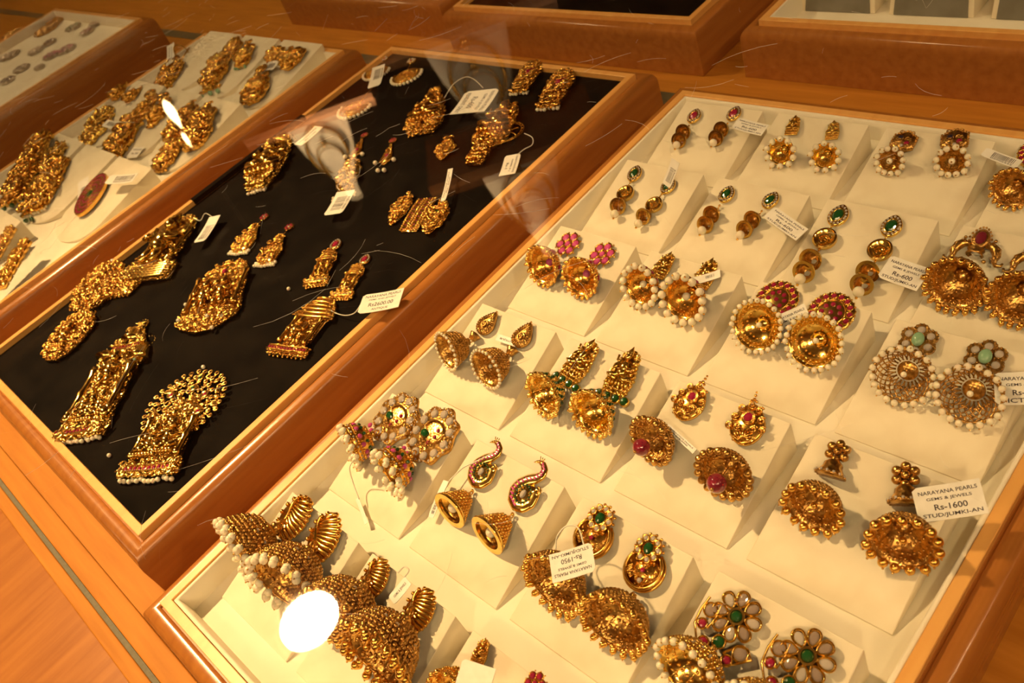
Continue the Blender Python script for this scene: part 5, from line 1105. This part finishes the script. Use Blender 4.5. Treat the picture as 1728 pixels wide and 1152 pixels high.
price_tag('white Rs-1600 price tag at the right rim of the tray', ws(4, 4), (1540, 824.6), (1655, 806.5), (1549, 883), 10, SHOP('Rs-1600'))
price_tag('white Rs-1000 VICTORIAN price tag cut by the right picture edge', ws(3, 4), (1672, 630), (1786, 624), (1684, 684), 8, SHOP('Rs-1000', 'VICTORIAN'))
price_tag('white Rs-1000 price tag half hidden between the two ruby rosette earrings', ws(3, 3), (1302, 536), (1357, 512.4), (1318, 572), 3, SHOP('Rs-1000'))
price_tag('white Rs-1950 price tag lying upside down on the big crescent-stud bell', ws(5, 3), (1008, 962.5), (935, 984), (997, 915), 24, SHOP('Rs-1950'), string=[(985, 918, 24), (975, 890, 16), (955, 888, 14), (940, 905, 14), (938, 925, 20)])
price_tag('white barcode tag standing at the back right of the tray', ws(1, 4), (1656, 246), (1716, 268), (1664, 266), 7, (), (0.25, 0.85, 0.3, 0.85, '03702332'))
price_tag('narrow white barcode tag standing over the one-bell medallion earring', ws(2, 1), (1119, 306), (1135, 264), (1130, 320), 12, (), (0.15, 0.7, 0.3, 0.75, '000069'), lift2=20)
price_tag('slim white tag over the stud of the pearl-fringed figure earring', ws(3, 2), (1163, 470), (1212, 456), (1170, 481), 9, (), (0.5, 0.8, 0.35, 0.7))
price_tag('narrow white barcode tag beside the left peacock-stud cone bell', ws(5, 2), (731, 874), (757, 812), (722, 871), 3, (), (0.1, 0.6, 0.3, 0.8), string=[(757, 812, 4), (780, 790, 3), (800, 780, 4), (830, 765, 4)])
price_tag('narrow white tag wedged between the two red-bead bell earrings', ws(4, 3), (1128, 714), (1176, 758), (1122, 722), 8, [('NARAYANA PEARLS', 0.66, 0.8, 0.2), ('Rs-1200', 0.33, 0.5, 0.25)])
price_tag('small white ANTIQUE tag behind the teardrop-stud bell earring', ws(4, 1), (872, 586), (836, 574), (878, 575), 1.5, [('ANTIQUE', 0.5, 0.7, 0.3)])
price_tag('blank white tag covering the earring at the bottom edge', ws(6, 3), (786, 1112), (842, 1130), (764, 1156), 16)
price_tag('thin curled white tag beside the dark clustered bell studs', ws(6, 2), (654, 1008), (682, 974), (668, 1018), 8, [('GEMS & JEWELS', 0.5, 0.7, 0.3)], string=[(682, 974, 8), (690, 962, 9), (682, 956, 9), (672, 966, 8)])
price_tag('thin white tag on edge under the pearl clusters of the crystal-stud earring', ws(5, 1), (606, 840), (622, 882), (600, 842), 3, (), None, string=[(606, 842, 4), (596, 815, 6), (590, 790, 10), (597, 776, 14)])
v = VELVET
price_tag('white Rs2600.00 price tag on the right rim of the black tray', v, (606, 500), (674, 488), (612, 529), 7, [('NARAYANA PEARLS', 0.84, 0.86, 0.13), ('GEMS AND JEWELS', 0.65, 0.66, 0.1), ('Rs2600.00', 0.4, 0.6, 0.19), ('ANTIQUE', 0.14, 0.4, 0.12)], string=[(608, 515, 7), (598, 528, 5), (582, 532, 3), (562, 526, 2), (552, 515, 3)])
price_tag('white barcode tag tied to the standing deity pendant', v, (330, 406), (357, 363), (343, 412), 5, (), (0.1, 0.65, 0.3, 0.8, '000001'), string=[(357, 365, 5), (346, 360, 6), (338, 372, 5), (328, 368, 4)])
price_tag('white barcode tag below the pierced paisley pendant', v, (548, 361), (571, 322), (575, 364), 5, (), (0.2, 0.75, 0.25, 0.8, '0000117826'), string=[(574, 322, 5), (569, 313, 5), (585, 305, 3), (604, 296, 3), (608, 283, 2)])
price_tag('slim white tag standing beside the hollow goddess pendant', v, (500, 241), (536, 210), (505, 250), 6, [('NARAYANA PEARLS', 0.66, 0.8, 0.2), ('Rs-1100', 0.3, 0.5, 0.2)], string=[(500, 244, 5), (493, 240, 4), (484, 246, 3)])
price_tag('large white PENDENT ONLY Rs-600 tag on strings by the goddess pendant', v, (833, 166), (806, 206), (797, 141), 6, [('NARAYANA PEARLS', 0.86, 0.86, 0.1), ('GEMS & JEWELS', 0.68, 0.7, 0.1), ('Rs-600', 0.42, 0.5, 0.16), ('PENDENT ONLY', 0.16, 0.86, 0.12)], string=[(815, 148, 6), (800, 134, 8), (785, 130, 8), (765, 142, 6), (750, 165, 4)])
price_tag('white tag corner under the pendant with the peacock ring', v, (879, 261), (869, 295), (853, 263), 2, [('NARAYANA PEARLS', 0.8, 0.8, 0.12), ('GEMS & J', 0.55, 0.6, 0.12), ('Rs-1', 0.3, 0.3, 0.16)], string=[(872, 262, 3), (884, 252, 4), (898, 244, 5), (898, 232, 5), (885, 225, 4)])
price_tag('white barcode tag lying over the small crescent earring', v, (621, 148), (630, 113), (641, 148), 6, (), (0.4, 0.85, 0.25, 0.75, '00004'))
price_tag('slim white tag standing by the green-stone leaf piece', v, (744, 340), (757, 286), (752, 341), 6, [('NARAYANA PEARLS', 0.66, 0.8, 0.2), ('Rs-500', 0.3, 0.5, 0.2)])
pz = pad_surf
price_tag('narrow white tag standing upright at the left rim of the left tray', pz(1), (281, 109), (283, 76), (293, 110), 10, [('NARAYANA PEARLS', 0.7, 0.8, 0.18), ('GEMS & JEWELS', 0.35, 0.7, 0.18)])
price_tag('white barcode tag above the navy blue stone pendant', pz(1), (448, 113), (458, 98), (457, 124), 6, (), (0.2, 0.8, 0.2, 0.8))
price_tag('white barcode tag on the striped leaf pendant', pz(2), (180, 202), (203, 206), (175, 214), 6, (), (0.2, 0.8, 0.25, 0.8))
price_tag('white barcode tag above right of the ruby oval disc', pz(3), (182, 297), (229, 293), (183, 311), 9, (), (0.25, 0.9, 0.35, 0.85, '000265000062'))
price_tag('white barcode tag left of the ruby oval disc', pz(3), (131, 336), (133, 304), (148, 336), 3, (), (0.1, 0.6, 0.3, 0.7))
price_tag('white printed tag lying flat below the fish-tail pendant', pz(2), (222, 248), (240, 248), (218, 266), 1.5, [('NARAYANA', 0.75, 0.8, 0.15), ('Rs-900', 0.4, 0.6, 0.18)])
price_tag('white tag sticking out under the large green-beaded oval pendant', pz(1), (343, 122), (357, 112), (345, 130), 1.5, [('Rs-900', 0.5, 0.6, 0.3)])
# ------------------------------------------------------------------ necklace busts on the shelf behind the counter (seen mirrored in the glass)
def mirror_pt(px, py, k):     # where a thing stands whose mirror image in the glass shows at this photo point
    h = at(px, py, W(0, 0, 0.211), UP); c = W(0, 0, 1); d = h - c
    return Vector((c.x + d.x * k, c.y + d.y * k, W(0, 0, 0.211).z + (0.789 * U) * (k - 1)))
bpr = None; y1 = mirror_pt(778, 52, 2.5).y
for i, (px, py, s_, lb) in enumerate(((778, 48, 0.60, 'tallest'), (868, 262, 0.60, 'uppermost'), (528, 196, 0.62, 'leftmost'))):
    k = y1 / (at(px, py, W(0, 0, 0.211), UP).y - 0.0) if i else 2.5
    p = mirror_pt(px, py, min(k, 5.0) if i else 2.5)
    sh_ = G().box((-0.16, -0.05, -0.02), (0.16, 0.12, 0)).obj('wall_shelf', 'shaded_brown_wood', scale=1.0, smooth=False); sh_.location = p; sh_.rotation_euler = (0, 0, 0.85)
    tag(sh_, 'narrow brown shelf behind the counter under the %s necklace bust' % lb, 'shelf')
    if bpr is None:
        bpr = empty('necklace_bust'); n = 24
        prof = [(0.0, 0.125, 0.03), (0.04, 0.12, 0.04), (0.12, 0.105, 0.045), (0.19, 0.085, 0.045), (0.245, 0.055, 0.035), (0.28, 0.04, 0.028), (0.33, 0.03, 0.024), (0.375, 0.028, 0.022), (0.38, 0.001, 0.001)]; V = []
        for z, a, b in prof: V += [(a * math.cos(2 * math.pi * k / n), b * math.sin(2 * math.pi * k / n), z) for k in range(n)]
        F = [(i_ * n + k, i_ * n + (k + 1) % n, (i_ + 1) * n + (k + 1) % n, (i_ + 1) * n + k) for i_ in range(len(prof) - 1) for k in range(n)]
        G().add(V, F).obj('torso', 'bust_cloth', bpr, scale=1.0)
        for s, r in ((1.0, 0.005), (0.66, 0.0035)):
            g = G(); pts = [(0.075 * s * math.sin(a), -0.05, 0.245 - 0.21 * s * (0.5 + 0.5 * math.cos(a)) ** 0.8) for a in np.linspace(-2.6, 2.6, 40)]; g.tube(pts, r, n=6); g.beads(pts, r * 1.6); g.sph((0, -0.056, pts[20][2] - 0.012), (0.012, 0.006, 0.016), ICO2); g.obj('necklace', 'bright_gold', bpr, scale=1.0)
        o = bpr
    else: o = copy_tree(bpr)
    o.matrix_world = Matrix.Translation(p) @ Matrix.Rotation(0.85, 4, 'Z') @ Matrix.Diagonal((s_,) * 3 + (1,)); tag(o, 'white necklace bust with gold chains, mirrored %s' % ('at the back rim of the black tray', 'by the peacock-ring pendant', 'beside the slim standing tag')[i], 'bust', 'necklace busts on the back shelves')
# two little candle-shaped bulbs on cords over the shop, mirrored as the flame-like glints in the left tray
for (px, py, k_, s_, lb) in ((291, 192, 4.0, 0.8, 'larger'), (315, 236, 4.0, 0.35, 'smaller')):
    p = mirror_pt(px, py, k_); e = empty('pendant_lamp', Matrix.Translation(p)); tag(e, '%s candle-shaped bulb hanging on a cord, mirrored as a glint in the left tray' % lb, 'lamp')
    G().lathe([(0.001, -0.05 * s_), (0.012 * s_, -0.035 * s_), (0.017 * s_, -0.012 * s_), (0.013 * s_, 0.015 * s_), (0.005 * s_, 0.045 * s_), (0.001, 0.055 * s_)], n=20).obj('bulb', 'bulb_glow', e, scale=1.0)
    G().tube([(0, 0, 0.054 * s_), (0, 0, 2.62 - p.z)], 0.002).obj('cord', 'dark_gap', e, scale=1.0)
# ------------------------------------------------------------------ hairline scratches on the glass
g = G(); R_ = random.Random(4)
for k in range(520):
    x = R_.uniform(-3.6, -0.05); y = R_.uniform(-0.1, 2.2); a = R_.choice((0.5, 0.9, 2.2, 2.6)) + R_.gauss(0, 0.35); l = abs(R_.gauss(0, 0.03)) + 0.006; w = R_.uniform(0.00008, 0.0002); c = R_.uniform(-0.25, 0.25)
    P = [(x + l * u * math.cos(a + c * u), y + l * u * math.sin(a + c * u)) for u in (-1, -0.5, 0, 0.5, 1)]; V = []
    for i, (px, py) in enumerate(P): ww = w * (1 - abs(i - 2) * 0.42); V += [(px - ww * math.sin(a), py + ww * math.cos(a), 0.0), (px + ww * math.sin(a), py - ww * math.cos(a), 0.0), (px, py, 0.0003)]
    F = [];
    for i in range(4):
        b = 3 * i; F += [(b, b + 3, b + 5, b + 2), (b + 2, b + 5, b + 4, b + 1), (b + 1, b + 4, b + 3, b)]
    g.add(V, F)
g.xf(t=(2, -0.6, 0.138 + 0.2222)); o = g.obj('scratches', 'scratch', case, scale=U, smooth=False); o['kind'] = 'stuff'
